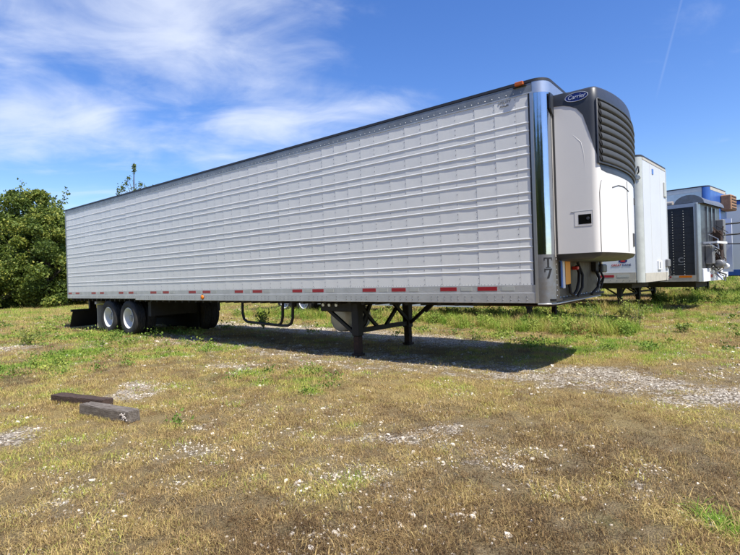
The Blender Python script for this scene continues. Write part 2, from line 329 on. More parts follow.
# ------------------------------------------------------------------ the long refrigerated trailer
ANG = -0.67556
P0 = (2.452, 6.407, 0.0); LEN, WID = 16.15, 2.59
ZB, ZT = 1.007, 4.004
S0 = .09                       # the nose plane
def corner_arc(r, k=12, off=0.0, s0=0.0):
    """near front corner: from the side face to the nose"""
    return [(s0 + r - (r+off)*math.sin(a), r - (r+off)*math.cos(a)) for a in np.linspace(0, math.pi/2, k)]
def plan_profile(L, W, r, off=0.0, k=10, s0=0.0):
    a = corner_arc(r, k, off, s0)
    pts = [(L, -off)] + a + [(s, W-n) for s, n in reversed(a)] + [(L, W+off)]
    return pts
def prism(mb, prof, z0, z1, cap=True):
    base = len(mb.v); k = len(prof)
    for z in (z0, z1): mb.v += [(-s, n, z) for s, n in prof]
    for j in range(k): mb.f.append((base+j, base+(j+1) % k, base+k+(j+1) % k, base+k+j))
    if cap: mb.f.append(tuple(base+j for j in range(k))); mb.f.append(tuple(base+k+j for j in range(k)))
    return mb
def make_tyre_meshes():
    w_ = .27
    tp = [(-.095,.285),(-.115,.30),(-.135,.36),(-.137,.42),(-.128,.465),(-.108,.492)]
    for k in range(5):
        c0 = -.098+k*.049; tp += [(c0-.002 if k else c0,.499),(c0+.032,.502 if k==2 else .501)] + ([(c0+.036,.484),(c0+.044,.484)] if k < 4 else [])
    tp += [(.108,.492),(.128,.465),(.137,.42),(.135,.36),(.115,.30),(.095,.285)]
    tyre = MB().lathe(tp, (0,0,0), seg=48).mesh('tyre', M['tyre'], 35)
    rp = [(-.118,.300),(-.124,.292),(-.116,.278),(-.085,.268),(-.03,.262),(.045,.252),(.062,.235),(.066,.19),(.050,.14),(.046,.115),(.046,.02),(.046,0.001)]
    rim = MB().lathe(rp, (0,0,0), seg=40).mesh('rim', M['rim'], 40)
    rp2 = [(-.05,.30),(.0,.28),(.06,.25),(.05,.10),(.05,.001)]
    hb = MB().lathe([(-.06,.001),(-.06,.07),(-.045,.085),(.05,.09)], (0,0,0), seg=20)
    for k in range(10):
        a = 2*math.pi*k/10; hb.lathe([(.018,.001),(.018,.013),(.05,.015)], (.142*math.cos(a), 0, .142*math.sin(a)), seg=6)
    hub = hb.mesh('hub', M['hub'], 40)
    hh = MB()
    for k in range(8):
        a = 2*math.pi*(k+.5)/8; i = len(hh.v); hh.v += [(.185*math.cos(a)+.026*math.cos(b), .046, .185*math.sin(a)+.026*math.sin(b)) for b in np.linspace(0, 2*math.pi, 11)[:-1]]; hh.f.append(tuple(range(i, i+10)))
    holes = hh.mesh('hand_holes', M['rubber'], 0, recalc=False)
    return tyre, rim, hub, holes
TYRE, RIM, HUB, HOLES = make_tyre_meshes()
def add_axle(parent, s, z=.485):
    for n, flip, outer in ((.165,0,1),(.505,1,0),(WID-.505,0,0),(WID-.165,1,1)):
        t = link('tyre', TYRE, parent); t.location = (-s, n, z); t.rotation_euler = (0, RNG.uniform(0, 6), math.pi if flip else 0)
        r_ = link('rim', RIM, t)
        if outer: link('hub', HUB, t); tag(link('hand_holes', HOLES, t), kind='stuff')
def build_reefer():
    T = empty('refrigerated_trailer', P0, ANG, 'long white ribbed refrigerated trailer in front, parked on its landing legs', 'trailer', 'parked trailers')
    zp0, zp1 = 1.255, 3.825
    # body behind the side sheets
    prism(MB(), plan_profile(LEN-.1, WID, .17, -.022, 10, S0), 1.06, 3.97).build('body_shell', M['nose'], T)
    # side sheets between the rivet seams
    var = []
    for q in range(4):
        mb = MB(); W = .306; rows = []
        nz, nx = 30, 7
        for i in range(nz+1):
            z = zp0+(zp1-zp0)*i/nz; r_ = []
            for j in range(nx+1):
                x = -W/2+W*j/nx; u = j/nx
                bul = -.0016*math.sin(math.pi*u)*(0.6+.4*math.sin(z*9+q*2)) + .0008*mnoise.noise(Vector((x*4+q*9, z*2.2, q*3.3))) - .0012*u
                r_.append((x, -bul-.002, z))
            rows.append(r_)
        mb.grid(rows)
        for (x, y) in ((-W/2, .012), (W/2, .012)):   # returns at both laps
            e = [r_[0] if x < 0 else r_[-1] for r_ in rows]; mb.grid([[p for p in e], [(p[0], y, p[2]) for p in e]])
        var.append(mb.mesh('side_panel', M['side_white'], 30, recalc=False))
    s = .503; k = 0
    first = MB().box(.33, .500, -.0015, .012, zp0, zp1).build('side_panel', M['side_white'], T)
    seams = [.5015]
    while s+.306 < 16.06:
        o = link('side_panel', var[int(RNG.integers(4))], T); o.location = (-(s+.153), RNG.uniform(-.0004, .0004), 0); o.rotation_euler = (RNG.normal(0, .0002), 0, RNG.normal(0, .0012)); s += .307; seams.append(s-.0015); k += 1
    MB().box(s, 16.07, -.0015, .012, zp0, zp1).build('side_panel', M['side_white'], T)
    # horizontal ribs
    zr = [3.650] + [z for q in range(7) for z in (3.442-.3128*q, 3.334-.3128*q)]
    rib = MB(); L0, L1 = .325, 16.07
    prof = [(.0, -.013), (-.0040, -.010), (-.0046, -.0065), (-.0046, .002), (-.0034, .006), (0, .0095)]
    rows = [[(-L0, n-.003, z), (-L1, n-.003, z)] for n, z in prof]; rib.grid(rows)
    rib.f += [(0, 2, 4, 6, 8, 10), (11, 9, 7, 5, 3, 1)]
    rm = rib.mesh('rib', M['rib_white'], 0)
    for z in zr:
        o = link('rib', rm, T); o.location = (0, 0, z); o.rotation_euler = (0, 0, RNG.normal(0, .00006))
    # rivets on the seams
    rv = MB()
    def rivet(mb, s_, n_, z_, r_, h, seg=6):
        b = len(mb.v)
        mb.v.append((-s_, n_-h, z_)); mb.v += [(-s_+r_*math.cos(2*math.pi*j/seg), n_, z_+r_*math.sin(2*math.pi*j/seg)) for j in range(seg)]
        mb.f += [(b, b+1+j, b+1+(j+1) % seg) for j in range(seg)]
    for q in seams:
        z = zp0+.03
        while z < zp1-.02:
            if min(abs(z-a) for a in zr) > .04: rivet(rv, q+.012, -.0030, z, .0075, .0016)
            z += .0735
    q = .36
    while q < 16.05: rivet(rv, q, -.0025, zp0+.012, .006, .002); q += .052
    tag(rv.build('rivets', M['rivet'], T, recalc=False), kind='stuff')
    # top rail with its dark roof edge
    MB().box(.27, 16.12, -.0045, .03, 3.822, 3.958).build('top_rail', M['top_rail'], T)
    MB().box(.27, 16.12, -.0075, -.004, 3.822, 3.838).build('rail_lip', M['rail'], T)
    pr = plan_profile(LEN-.01, WID, .18, .010, 12, S0)
    prism(MB(), pr, 3.966, ZT).build('roof', M['roof'], T)
    mb = MB(); arc = corner_arc(.18, 12, .007, S0)
    rows = [[(-.27-.0, -.007, z)]+[(-a, b, z) for a, b in arc]+[(.012-S0, WID-.18, z)] for z in (3.815, 3.94, 3.967)]; mb.grid(rows); mb.build('nose_cap', M['silver'], T, 40)
    rv = MB(); q = .42
    while q < 16: rivet(rv, q, -.005, 3.868, .007, .006); q += .105
    tag(rv.build('rail_rivets', M['rib_white'], T, recalc=False), kind='stuff')
    # bottom rail
    MB().box(.30, 16.07, -.006, .03, 1.150, 1.2545).build('tape_strip', M['rail'], T)
    MB().box(.27, 11.42, -.014, .04, ZB, 1.1495, .004).build('bottom_rail', M['rail'], T)
    MB().box(11.423, 16.12, -.014, .04, ZB+.035, 1.1495, .004).build('bottom_rail', M['rail'], T)
    q = 11.5
    while q < 16: MB().box(q, q+.06, -.008, .02, ZB+.015, ZB+.0345).build('rail_tooth', M['under'], T); q += .12
    bl = MB(); q = .42
    while q < 16:
        for dz in (1.052, 1.098): rivet(bl, q, -.0145, dz, .010, .007)
        q += .115 if (int(q*3.3) % 3) else .24
    tag(bl.build('bolts', M['bolt'], T, recalc=False), kind='stuff')
    reds = [(16.05,15.78),(15.48,15.18),(14.26,13.95),(13.66,13.39),(12.41,12.14),(11.81,11.54),(10.6,10.29),(9.96,9.67),(8.75,8.45),(8.16,7.85),(6.93,6.64),(6.31,6.0),(5.08,4.81),(4.53,4.24),(3.31,3.02),(2.69,2.41),(1.77,1.49),(1.15,.85)]
    for a, b in reds:
        MB().box(b, a, -.0085, -.0055, 1.178, 1.236).build('red_reflector', M['tape_red'], T)
        MB().box(b-.25, b-.07, -.0085, -.0055, 1.180, 1.234).build('white_reflector', M['tape_white'], T)
    ml = MB().lathe([(-.05,.001),(-.05,.03),(-.035,.05),(-.012,.055)], (8.16, 0, 1.088), seg=16).build('side_marker_light', M['amber'], T, 60)
    MB().lathe([(-.018,.001),(-.018,.063),(0,.066)], (8.16, 0, 1.088), seg=16).build('light_base', M['rubber'], ml)
    rl = MB().box(.37, .49, -.055, -.012, 3.945, 4.0, .01).build('roof_marker_light', M['amber_dark'], T)
    MB().box(.34, .52, -.03, -.005, 3.935, 3.944).build('light_base', M['rubber'], rl)
    text_on_side('UTILITY', .052, M['bolt'], .665, -.0045, 3.785, T, shear=.3)
    text_on_side('TRAILER', .034, M['bolt'], .665, -.0045, 3.735, T, shear=.3)
    # corner post, mouldings, nose
    MB().box(.262, .300, -.018, .02, 1.02, 3.822).build('post_moulding', M['silver'], T)
    MB().box(.3005, .3285, -.004, .02, 1.16, 3.822).build('post_groove', M['seam'], T)
    def arcgrid(r, off, z0, z1, k=18, a0=0, a1=math.pi/2):
        return [[(-(S0+r-(r+off)*math.sin(a)), r-(r+off)*math.cos(a), z) for a in np.linspace(a0, a1, k)] for z in np.linspace(z0, z1, 24)]
    MB().grid(arcgrid(.17, .002, 1.215, 3.8145)).build('corner_post', M['chrome'], T, 60)
    MB().grid(arcgrid(.17, .004, 1.0, 1.655)).build('corner_post', M['chrome_dull'], T, 60)
    mb = MB(); mb.grid([[(-(S0+.17-.174*math.sin(a)), WID-(.17-.174*math.cos(a)), z) for a in np.linspace(0, math.pi/2, 12)] for z in (1.0, 3.81)]); mb.build('corner_post', M['chrome'], T, 60)
    MB().box(S0-.003, S0+.02, .172, WID-.172, 1.62, 3.814).build('nose_wall', M['nose'], T)
    MB().box(S0-.006, S0+.02, .172, WID-.172, 1.0, 1.619).build('nose_scuff_plate', M['plate'], T)
    rv = MB()
    def nrivet(mb, n_, z_, r_=.012, h=.008):
        b = len(mb.v); mb.v.append((.006+h-S0, n_, z_)); mb.v += [(.006-S0, n_+r_*math.cos(2*math.pi*j/6), z_+r_*math.sin(2*math.pi*j/6)) for j in range(6)]; mb.f += [(b, b+1+j, b+1+(j+1) % 6) for j in range(6)]
    for z in np.arange(1.1, 1.6, .07): nrivet(rv, .20, z); nrivet(rv, WID-.20, z)
    for n_ in np.arange(.33, 2.3, .14): nrivet(rv, n_, 1.07); nrivet(rv, n_, 1.58)
    tag(rv.build('plate_rivets', M['silver'], T, recalc=False), kind='stuff')
    MB().tube([(.275,-.008,.995)]+[(a, b, .995) for a, b in corner_arc(.17, 10, .008, S0)]+[(S0-.008, WID-.18, .995)], .012, 6).build('bottom_edge_trim', M['rail'], T, 60)
    # T7 painted on the corner post
    def bend(polys, zc, th0):
        mb = MB()
        for (x0, x1, y0, y1, sh) in polys:
            nseg = 5; rows = []
            for zz_ in np.linspace(y0, y1, 3):
                r_ = []
                for xx in np.linspace(x0, x1, nseg):
                    a = th0+(xx+sh*(zz_-y0))/.17; r_.append((-(S0+.17-.1765*math.sin(a)), .17-.1765*math.cos(a), zc+zz_))
                rows.append(r_)
            mb.grid(rows)
        return mb
    th = .75
    bend([(-.055,.055,.052,.068,0),(-.055,-.043,.028,.052,0),(.043,.055,.028,.052,0),(-.013,.013,-.062,.052,0),(-.032,.032,-.070,-.060,0)], 1.545, th).build('letter_mark', M['black'], T, recalc=False)
    bend([(-.05,.052,.046,.066,0),(-.05,-.038,.022,.046,0),(-.022,.008,-.066,.047,.33)], 1.40, th).build('digit_mark', M['black'], T, recalc=False)
    # fittings on the nose under the unit
    MB().box(S0-.03, S0+.0, .33, .40, 1.20, 1.585, .004).build('document_holder', M['sticker_blue'], T)
    MB().box(S0-.036, S0-.0305, .365, .46, 1.19, 1.58).build('white_notice', M['sticker_white'], T)
    MB().box(S0-.042, S0-.0365, .465, .68, 1.24, 1.57).build('orange_notice', M['sticker_orange'], T)
    MB().box(S0-.02, S0-.007, .30, .325, 1.22, 1.55).build('holder_edge', M['rubber'], T)
    for pts, r_ in (([(-.05,.93,1.50),(-.09,.92,1.40),(-.10,.86,1.27),(-.09,.78,1.14),(-.06,.72,1.08),(-.04,.66,1.12),(-.04,.62,1.24)], .022), ([(-.05,1.0,1.55),(-.11,1.02,1.36),(-.12,.95,1.18),(-.08,.85,1.06)], .020), ([(-.05,1.95,1.45),(-.12,1.9,1.30),(-.12,1.8,1.15),(-.06,1.66,1.05)], .022), ([(-.05,2.1,1.5),(-.14,2.1,1.3),(-.10,2.05,1.12)], .016), ([(-.04,2.22,1.45),(-.10,2.24,1.30),(-.05,2.2,1.2)], .014)):
        MB().tube([(a+S0, b, c) for a, b, c in pts], r_, 8).build('hose', M['rubber'], T, 60)
    MB().box(S0-.09, S0-.007, .86, .93, 1.44, 1.49, .008).build('hose_coupling', M['red'], T)
    MB().box(S0-.08, S0-.007, 1.9, 2.06, 1.40, 1.60, .01).build('junction_box', M['black'], T)
    MB().box(S0-.13, S0-.007, 2.12, 2.4, 1.38, 1.52, .02).build('junction_box', M['cowl'], T)
    MB().lathe([(0,.03),(.09,.03),(.09,.001)], (S0-.07, 2.25, 1.52), 'z', 10).build('coupling_post', M['silver'], T, 40)
    MB().box(S0-.012, S0-.0065, 2.2, 2.33, 1.14, 1.30).build('white_notice', M['sticker_white'], T)
    # far side, rear, floor
    MB().box(.27, 16.1, WID-.02, WID, 1.06, 3.96).build('far_side_wall', M['side_white'], T)
    MB().box(.27, 16.12, WID-.03, WID+.014, ZB, 1.13).build('bottom_rail', M['rail'], T)
    MB().box(16.075, 16.15, -.012, .09, ZB+.03, 3.965, .006).build('rear_post', M['top_rail'], T)
    MB().box(16.075, 16.15, WID-.09, WID+.012, ZB+.03, 3.965, .006).build('rear_post', M['top_rail'], T)
    MB().box(16.075, 16.145, .0905, WID-.0905, ZB+.03, 1.16).build('rear_sill', M['rail'], T)
    for a, b in ((.095, WID/2-.004), (WID/2+.004, WID-.095)):
        d_ = MB().box(16.07, 16.125, a, b, 1.165, 3.93, .006).build('rear_door', M['side_white'], T)
        MB().tube([(16.155, (a+b)/2, 1.2), (16.155, (a+b)/2, 3.9)], .016, 8).build('lock_rod', M['silver'], d_, 60)
    mb = MB().box(.05, 16.1, .05, WID-.05, 1.03, 1.0595)
    q = 1.2
    while q < 16: mb.box(q, q+.06, .05, WID-.05, .955, 1.0295); q += .305
    mb.build('floor', M['under'], T)
    MB().box(.25, 2.2, .45, WID-.45, .93, .954).build('coupler_plate', M['rust'], T)
    # running gear
    for q in (13.26, 12.0):
        MB().tube([(q, .12, .485), (q, WID-.12, .485)], .065, 10).build('axle', M['under'], T, 60)
        add_axle(T, q)
        for n_ in (.75, 1.84):
            MB().box(q-.55, q+.2, n_-.05, n_+.05, .52, .66).build('suspension_arm', M['under'], T)
            MB().lathe([(0,.13),(.05,.15),(.12,.14),(.19,.15),(.24,.13)], (q+.25 if n_ < 1 else q+.25, n_, .68), 'z', 14).build('air_spring', M['rubber'], T, 60)
    for n_ in (WID-.505, WID-.78):
        t = link('tyre', TYRE, T); t.location = (-11.30, n_, .49); link('hub', HUB, t)
    MB().box(10.95, 14.3, 1.62, 1.635, .12, .93).build('light_block_panel', M['rubber'], T)  # added black sheet that blocks the light showing between the wheels
    for n_ in (.78, 1.74): MB().box(11.0, 14.6, n_, n_+.08, .82, .95).build('slider_rail', M['under'], T)
    MB().box(11.0, 11.15, .2, WID-.2, .55, .95).build('slider_crossmember', M['under'], T)
    MB().box(12.55, 12.9, .8, 1.8, .5, .9).build('air_tank', M['under'], T)
    MB().box(14.15, 14.165, .10, .60, .12, .85).build('mud_flap', M['flap'], T)
    MB().box(14.10, 14.22, .06, .62, .86, .94).build('flap_bracket', M['flap'], T)
    MB().box(14.35, 14.365, WID-.62, WID-.03, .12, .85).build('mud_flap', M['rubber'], T)
    mb = MB(); 
    rows = [[(-(16.06+(.58-z)*.55), n_, z) for n_ in (.10, .9, 1.7, WID-.1)] for z in (.06, .2, .4, .58)]; rows2 = [[(x-.012, n_, z) for x, n_, z in r_] for r_ in rows]
    mb.grid(rows); mb.grid(rows2); mb.build('rear_rubber_apron', M['rubber'], T)
    g_ = MB().box(16.03, 16.13, .06, WID-.06, .582, .66).build('underride_bar', M['black'], T)
    for n_ in (.62, WID-.84): MB().box(16.0, 16.1, n_, n_+.22, .661, 1.03).build('bar_hanger', M['black'], g_)
    # hanging side guard loops
    r_ = .029
    MB().tube([(6.88,.15,1.02),(6.88,.15,.72),(6.84,.15,.60),(6.74,.15,.545),(6.6,.15,.535),(5.6,.15,.50),(5.42,.15,.505),(5.32,.15,.55),(5.27,.15,.66),(5.25,.15,1.02)], r_, 10).build('side_guard_tube', M['black'], T, 60)
    MB().tube([(5.75,.15,.505),(5.66,.15,.52),(5.60,.15,.58),(5.57,.15,.68),(5.55,.15,1.02)], r_, 10).build('side_guard_tube', M['black'], T, 60)
    # landing gear
    S = 3.75
    for n_ in (.35, 1.97):
        lg = MB().box(S-.08, S+.08, n_-.08, n_+.08, .36, 1.03, .012).build('landing_leg', M['black'], T)
        MB().box(S-.062, S+.062, n_-.062, n_+.062, .04, .3595, .008).build('inner_leg', M['rust'], lg)
        MB().box(S-.09, S+.09, n_-.09, n_+.09, .0, .0395, .008).build('foot', M['rust'], lg)
    MB().bar((S,.36,.45), (S,1.96,.45), .075, .085).build('cross_bar', M['black'], T)
    for p, q in (((S,.45,.88),(S,.95,.46)), ((S,.80,1.0),(S,.46,.52)), ((S+.02,1.84,.98),(S+.02,1.24,.47)), ((S-.04,1.28,1.02),(S-.04,1.9,.52)), ((4.55,.35,.88),(S+.1,.35,.42)), ((3.0,1.97,1.0),(S-.08,1.97,.46)), ((2.95,1.97,1.0),(3.3,1.97,.70))):
        MB().bar(p, q, .055, .06).build('brace', M['black'], T)
    gb = MB().box(S+.02, 4.62, .27, .62, .80, 1.02, .02).build('gear_box', M['black'], T)
    for q in (4.52, 4.36, 4.18): MB().lathe([(-.02,.001),(-.02,.032),(0,.038)], (q, .268, .925), seg=14).build('round_cap', M['silver'], gb, 40)
    MB().tube([(S,.35,.93),(S,1.97,.93)], .025, 8).build('cross_shaft', M['black'], T, 60)
    tk = MB().lathe([(0,.001),(0,.16),(.02,.235),(.05,.265),(.08,.272),(.70,.272),(.73,.265),(.76,.235),(.78,.16),(.78,.001)], (4.72, .90, .60), seg=36).build('fuel_tank', M['tank'], T, 50)
    for n_ in (1.07, 1.47): MB().lathe([(0,.2735),(0,.281),(.045,.281),(.045,.2735)], (4.72, n_, .60), seg=36).build('tank_strap', M['black'], tk)
    return T
TR = build_reefer()

# ------------------------------------------------------------------ refrigeration unit on the nose
def build_unit(T):
    Ws, We = .215, WID-.215
    def perim(off=0.0, taper=0.0):
        """plan outline from the near side round the nose to the far side; taper pulls it in at the top"""
        pts = []
        r = .10; sf = .485
        pts += [(s, Ws) for s in np.linspace(S0-.004, -(sf-r), 7)]
        for a in np.linspace(0, math.pi/2, 9)[1:]: pts.append((-(sf-r)-r*math.sin(a), Ws+r-r*math.cos(a)))
        for t in np.linspace(0, 1, 15)[1:-1]:
            n = Ws+r+(We-Ws-2*r)*t; pts.append((-sf-.10*math.sin(math.pi*t)**.8, n))
        half = pts[:16]
        pts += [(s, Ws+We-n) for s, n in reversed(half)]
        out = []
        for s, n in pts:
            cs, cn = 0.0, (Ws+We)/2
            d = Vector((-(0 if s > -.3 else 1)*.0, 0))
            k = taper
            # inward offset by simple normal estimate
            out.append((s, n))
        P = out; res = []
        for i, (s, n) in enumerate(P):
            a = Vector(P[max(i-1, 0)]); b = Vector(P[min(i+1, len(P)-1)]); tdir = (b-a).normalized(); nor = Vector((tdir.y, -tdir.x))   # outward
            if nor.dot(Vector((s+.1, n-cn))) < 0: nor = -nor
            q = Vector((s, n))+nor*(off-taper); res.append((min(q.x, S0-.004), q.y))
        return res
    base = perim()
    cn = (Ws+We)/2
    def zbnd(i):
        s, n = base[i]; m = min(n, Ws+We-n)-Ws
        xs_ = [-.09, .08, .20, .28, .335, .40, .455, .485]; zs = [3.64, 3.615, 3.57, 3.50, 3.38, 3.12, 2.90, 2.72]
        if m < .10: return float(np.interp(-s, xs_, zs))
        return 2.70
    ZW = 1.655
    # white casing
    prof_rows = []
    for k in range(14):
        f = k/13; row = []
        for i, (s, n) in enumerate(base):
            zb_ = zbnd(i); row.append((-s, n, ZW+(zb_-ZW)*f))
        prof_rows.append(row)
    MB().grid(prof_rows).build('unit_casing', M['unit_white'], T, 50)
    # charcoal cowl
    rows = []
    ztop = lambda n: 3.80+.05*math.sin(math.pi*(n-Ws)/(We-Ws))
    tiers = [(0, .005), (.25, .005), (.5, .005), (.75, .005), (.9, .002-.006), (.95, -.03), (.98, -.065), (1.0, -.12)]
    for f, off in tiers:
        o = perim(off); row = []
        for i, (s, n) in enumerate(o):
            zb_ = zbnd(i); zt_ = ztop(base[i][1])
            if f <= .75: z = zb_+(zt_-.20-zb_)*(f/.75) if zt_-.2 > zb_ else zb_+(zt_-.06-zb_)*(f/.75)*.9
            else:
                z0 = max(zt_-.20, zb_+(zt_-.06-zb_)*.9 if zt_-.2 <= zb_ else zt_-.20); g = (f-.75)/.25; z = z0+(zt_-z0)*math.sin(g*math.pi/2)
            row.append((-s, n, z))
        rows.append(row)
    top = rows[-1]; rows.append([(max(x*.4, -.08), cn+(y-cn)*.6, 3.87) for x, y, z in top])
    rows.append([(0.0, cn+(y-cn)*.2, 3.875) for x, y, z in top])
    first = rows[0]; inner = [(-s, n, z) for (s, n), (_, _, z) in zip(perim(-.01), first)]
    MB().grid([inner]+rows).build('unit_cowl', M['cowl'], T, 45)
    # underside pan
    o2 = perim(-.03); o3 = perim(-.10)
    MB().grid([[(-s, n, ZW-.001) for s, n in base], [(-s, n, ZW-.045) for s, n in o2], [(-s*.9, n, ZW-.085) for s, n in o3], [(0.0, cn+(n-cn)*.9, ZW-.10) for s, n in o3]]).build('unit_underside', M['cowl'], T, 60)
    MB().box(S0-.03, S0-.004, Ws-.006, Ws+.01, 1.66, 3.64).build('mount_seal', M['seam'], T)
    # bracket at top corner
    bk = MB(); bk.v += [(-S0+.004, .10, 3.80), (-S0+.004, .10, 3.60), (-S0+.004, Ws, 3.50), (-S0+.004, Ws, 3.80)]; bk.v += [(x+.022, y, z) for x, y, z in bk.v[:4]]; bk.f += [(0,1,2,3),(7,6,5,4),(0,4,5,1),(1,5,6,2),(2,6,7,3),(3,7,4,0)]; bk.build('unit_bracket', M['cowl'], T)
    # recessed grille with louvres on the front
    def front_s(n):
        t = (n-Ws-.10)/(We-Ws-.2); t = min(max(t, 0), 1); return -.485-.10*math.sin(math.pi*t)**.8
    z0, z1 = 2.80, 3.62
    def cpt(th): return (-.385-.10*math.sin(th), Ws+.10-.10*math.cos(th))
    gp = [cpt(a) for a in np.linspace(.80, math.pi/2, 6)]+[(front_s(n), n) for n in np.linspace(Ws+.14, We-.14, 20)]+[(s, Ws+We-n) for s, n in reversed([cpt(a) for a in np.linspace(.80, math.pi/2, 6)])]
    def off(pts, d):
        out = []
        for i, (s, n) in enumerate(pts):
            a = Vector(pts[max(i-1, 0)]); b = Vector(pts[min(i+1, len(pts)-1)]); t = (b-a).normalized(); nor = Vector((-t.y, t.x))
            if nor.dot(Vector((s+.1, (n-cn)*.6))) < 0: nor = -nor
            q = Vector((s, n))+nor*d; out.append((q.x, q.y))
        return out
    fr = MB().grid([[(-s, n, z) for s, n in off(gp, .016)] for z in (z0, z1)]); g_ = fr.build('grille', M['grille_dark'], T)
    b_ = off(gp, .019); mb = MB(); mb.tube([(s, n, z0) for s, n in b_]+[(s, n, z1) for s, n in reversed(b_)]+[(b_[0][0], b_[0][1], z0)], .013, 6); mb.build('grille_frame', M['cowl'], g_, 60)
    for k in range(8):
        zc = z0+.055+k*.099
        rows = [[(-s, n, zc+dz) for s, n in off(gp[3:-3], d)] for d, dz in [(.018, -.045), (.034, -.038), (.041, -.020), (.036, .01), (.026, .035), (.017, .047)]]
        MB().grid(rows).build('louvre', M['grille'], g_, 50)
        a, b = off(gp, .021)[1], off(gp, .030)[3]
        mb = MB(); mb.v += [(-a[0], a[1], zc+.03), (-b[0], b[1], zc+.04), (-b[0], b[1], zc-.04)]; mb.v += [(x-.008, y+.008, z) for x, y, z in mb.v[:3]]
        mb.f += [(0, 1, 2), (5, 4, 3), (0, 3, 4, 1), (1, 4, 5, 2), (2, 5, 3, 0)]; mb.build('louvre_slot', M['grille_dark'], g_)
    # badge
    yb = Ws-.0065
    lo = MB(); lo.v += [(-(-.235)+.142*math.cos(a), yb-.005, 3.694+.056*math.sin(a)) for a in np.linspace(0, 2*math.pi, 29)[:-1]]; lo.v += [(x, yb+.004, z) for x, y, z in lo.v[:28]]
    lo.f += [tuple(range(28)), tuple(reversed(range(28, 56)))]+[(j, (j+1) % 28, 28+(j+1) % 28, 28+j) for j in range(28)]
    bd = lo.build('oval_badge', M['logo_blue'], T)
    rg = MB().tube([(-.235-.142*math.cos(a), yb-.004, 3.694+.056*math.sin(a)) for a in np.linspace(0, 2*math.pi, 33)], .004, 5).build('badge_rim', M['logo_light'], bd)
    text_on_side('Carrier', .074, M['logo_light'], -.235, yb-.0072, 3.694, bd, shear=.25)
    # casing details: seams, scoops, window, latches
    ys = Ws-.003
    MB().tube([(-.495-.0, Ws+.055, z) if False else (-.385-.103*math.sin(.98), Ws+.10-.103*math.cos(.98), z) for z in (1.66, 2.0, 2.42)]+[(-.385-.103*math.sin(1.0), Ws+.10-.103*math.cos(1.0), 2.44),(-.385-.103*math.sin(1.12), Ws+.10-.103*math.cos(1.12), 2.52),(-.385-.103*math.sin(1.4), Ws+.10-.103*math.cos(1.4), 2.58)], .0035, 6).build('door_seam', M['seam'], T)
    def arcb(a0, a1, z, zz_):
        pass
    # flush window with a moulded surround; grey strips imitate a recess's shade
    wpan = MB().box(-.384, -.165, ys-.0005, ys+.004, 2.005, 2.195, .0015).build('window_surround', M['unit_white'], T)
    MB().box(-.372, -.212, ys-.002, ys, 2.03, 2.155).build('window', M['glass'], wpan)
    for a_, b_, c_, d_ in ((-.388, -.12, 2.1955, 2.204), (-.392, -.3845, 2.02, 2.195)): MB().box(a_, b_, ys-.0012, ys+.004, c_, d_).build('surround_shade_strip', M['rail'], wpan)
    MB().lathe([(-.003,.001),(-.003,.018),(0,.02)], (-.33, ys-.002, 2.10), seg=14).build('gauge', M['cowl'], wpan)
    # swept crease on the side of the casing
    MB().tube([(-.07, ys+.006, 3.245), (-.18, ys+.005, 3.20), (-.27, ys+.005, 3.10), (-.30, ys+.005, 2.96), (-.31, ys+.005, 2.80), (-.315, ys+.006, 2.55)], [.002, .003, .004, .0038, .003, .002], 8).build('casing_crease', M['unit_white'], T, 60)
    for n_, z_, h in ((1.75, 1.86, .10), (2.1, 2.48, .05)): 
        s_ = front_s(n_); MB().box(s_-.012, s_+.02, n_-.05, n_+.05, z_-h, z_+h, .004).build('door_latch', M['seam'], T)
    mb = MB().tube([(front_s(n_)-.004, n_, z_) for n_, z_ in ((.62, 2.52), (.85, 2.57), (1.1, 2.58), (1.4, 2.55))], .006, 6); mb.build('door_seam', M['seam'], T)
    MB().tube([(front_s(1.30)-.003, 1.30, z_) for z_ in (1.67, 2.68)], .003, 6).build('door_seam', M['seam'], T)
build_unit(TR)

# ------------------------------------------------------------------ the white van trailer behind
def place(root_dir_deg): return math.radians(root_dir_deg)
def side_rail_set(T, L, W, zb, zt, m_side, m_rail, m_post, m_front, m_roof, seam=.61, r=.12):
    prism(MB(), plan_profile(L, W, r, -.02), zb+.05, zt-.03).build('body_shell', m_front, T)
    s = r+.03; k = 0
    while s < L-.1:
        e = min(s+seam, L-.02); MB().box(s, e-.006, -.002, .02, zb+.25, zt-.20).build('side_panel', m_side, T); s = e
    MB().box(r+.03, L, -.008, .03, zt-.198, zt-.045).build('top_rail', m_rail, T)
    MB().box(r+.03, L, -.012, .03, zb, zb+.248).build('bottom_rail', m_rail, T)
    prism(MB(), plan_profile(L, W, r, .012), zt-.04, zt).build('roof', m_roof, T)
    for q in (0, 1):
        mb = MB(); mb.grid([[(-(r-(r+.006)*math.sin(a)), (r-(r+.006)*math.cos(a)) if not q else W-(r-(r+.006)*math.cos(a)), z) for a in np.linspace(0, math.pi/2, 9)] for z in (zb, zt-.042)])
        mb.build('corner_post', m_post, T, 60)
    MB().box(.0, L, W-.02, W, zb+.06, zt-.05).build('far_side_wall', m_side, T)
    mb = MB().box(.05, L, .05, W-.05, zb-.03, zb+.0495)
    mb.build('floor', M['under'], T)
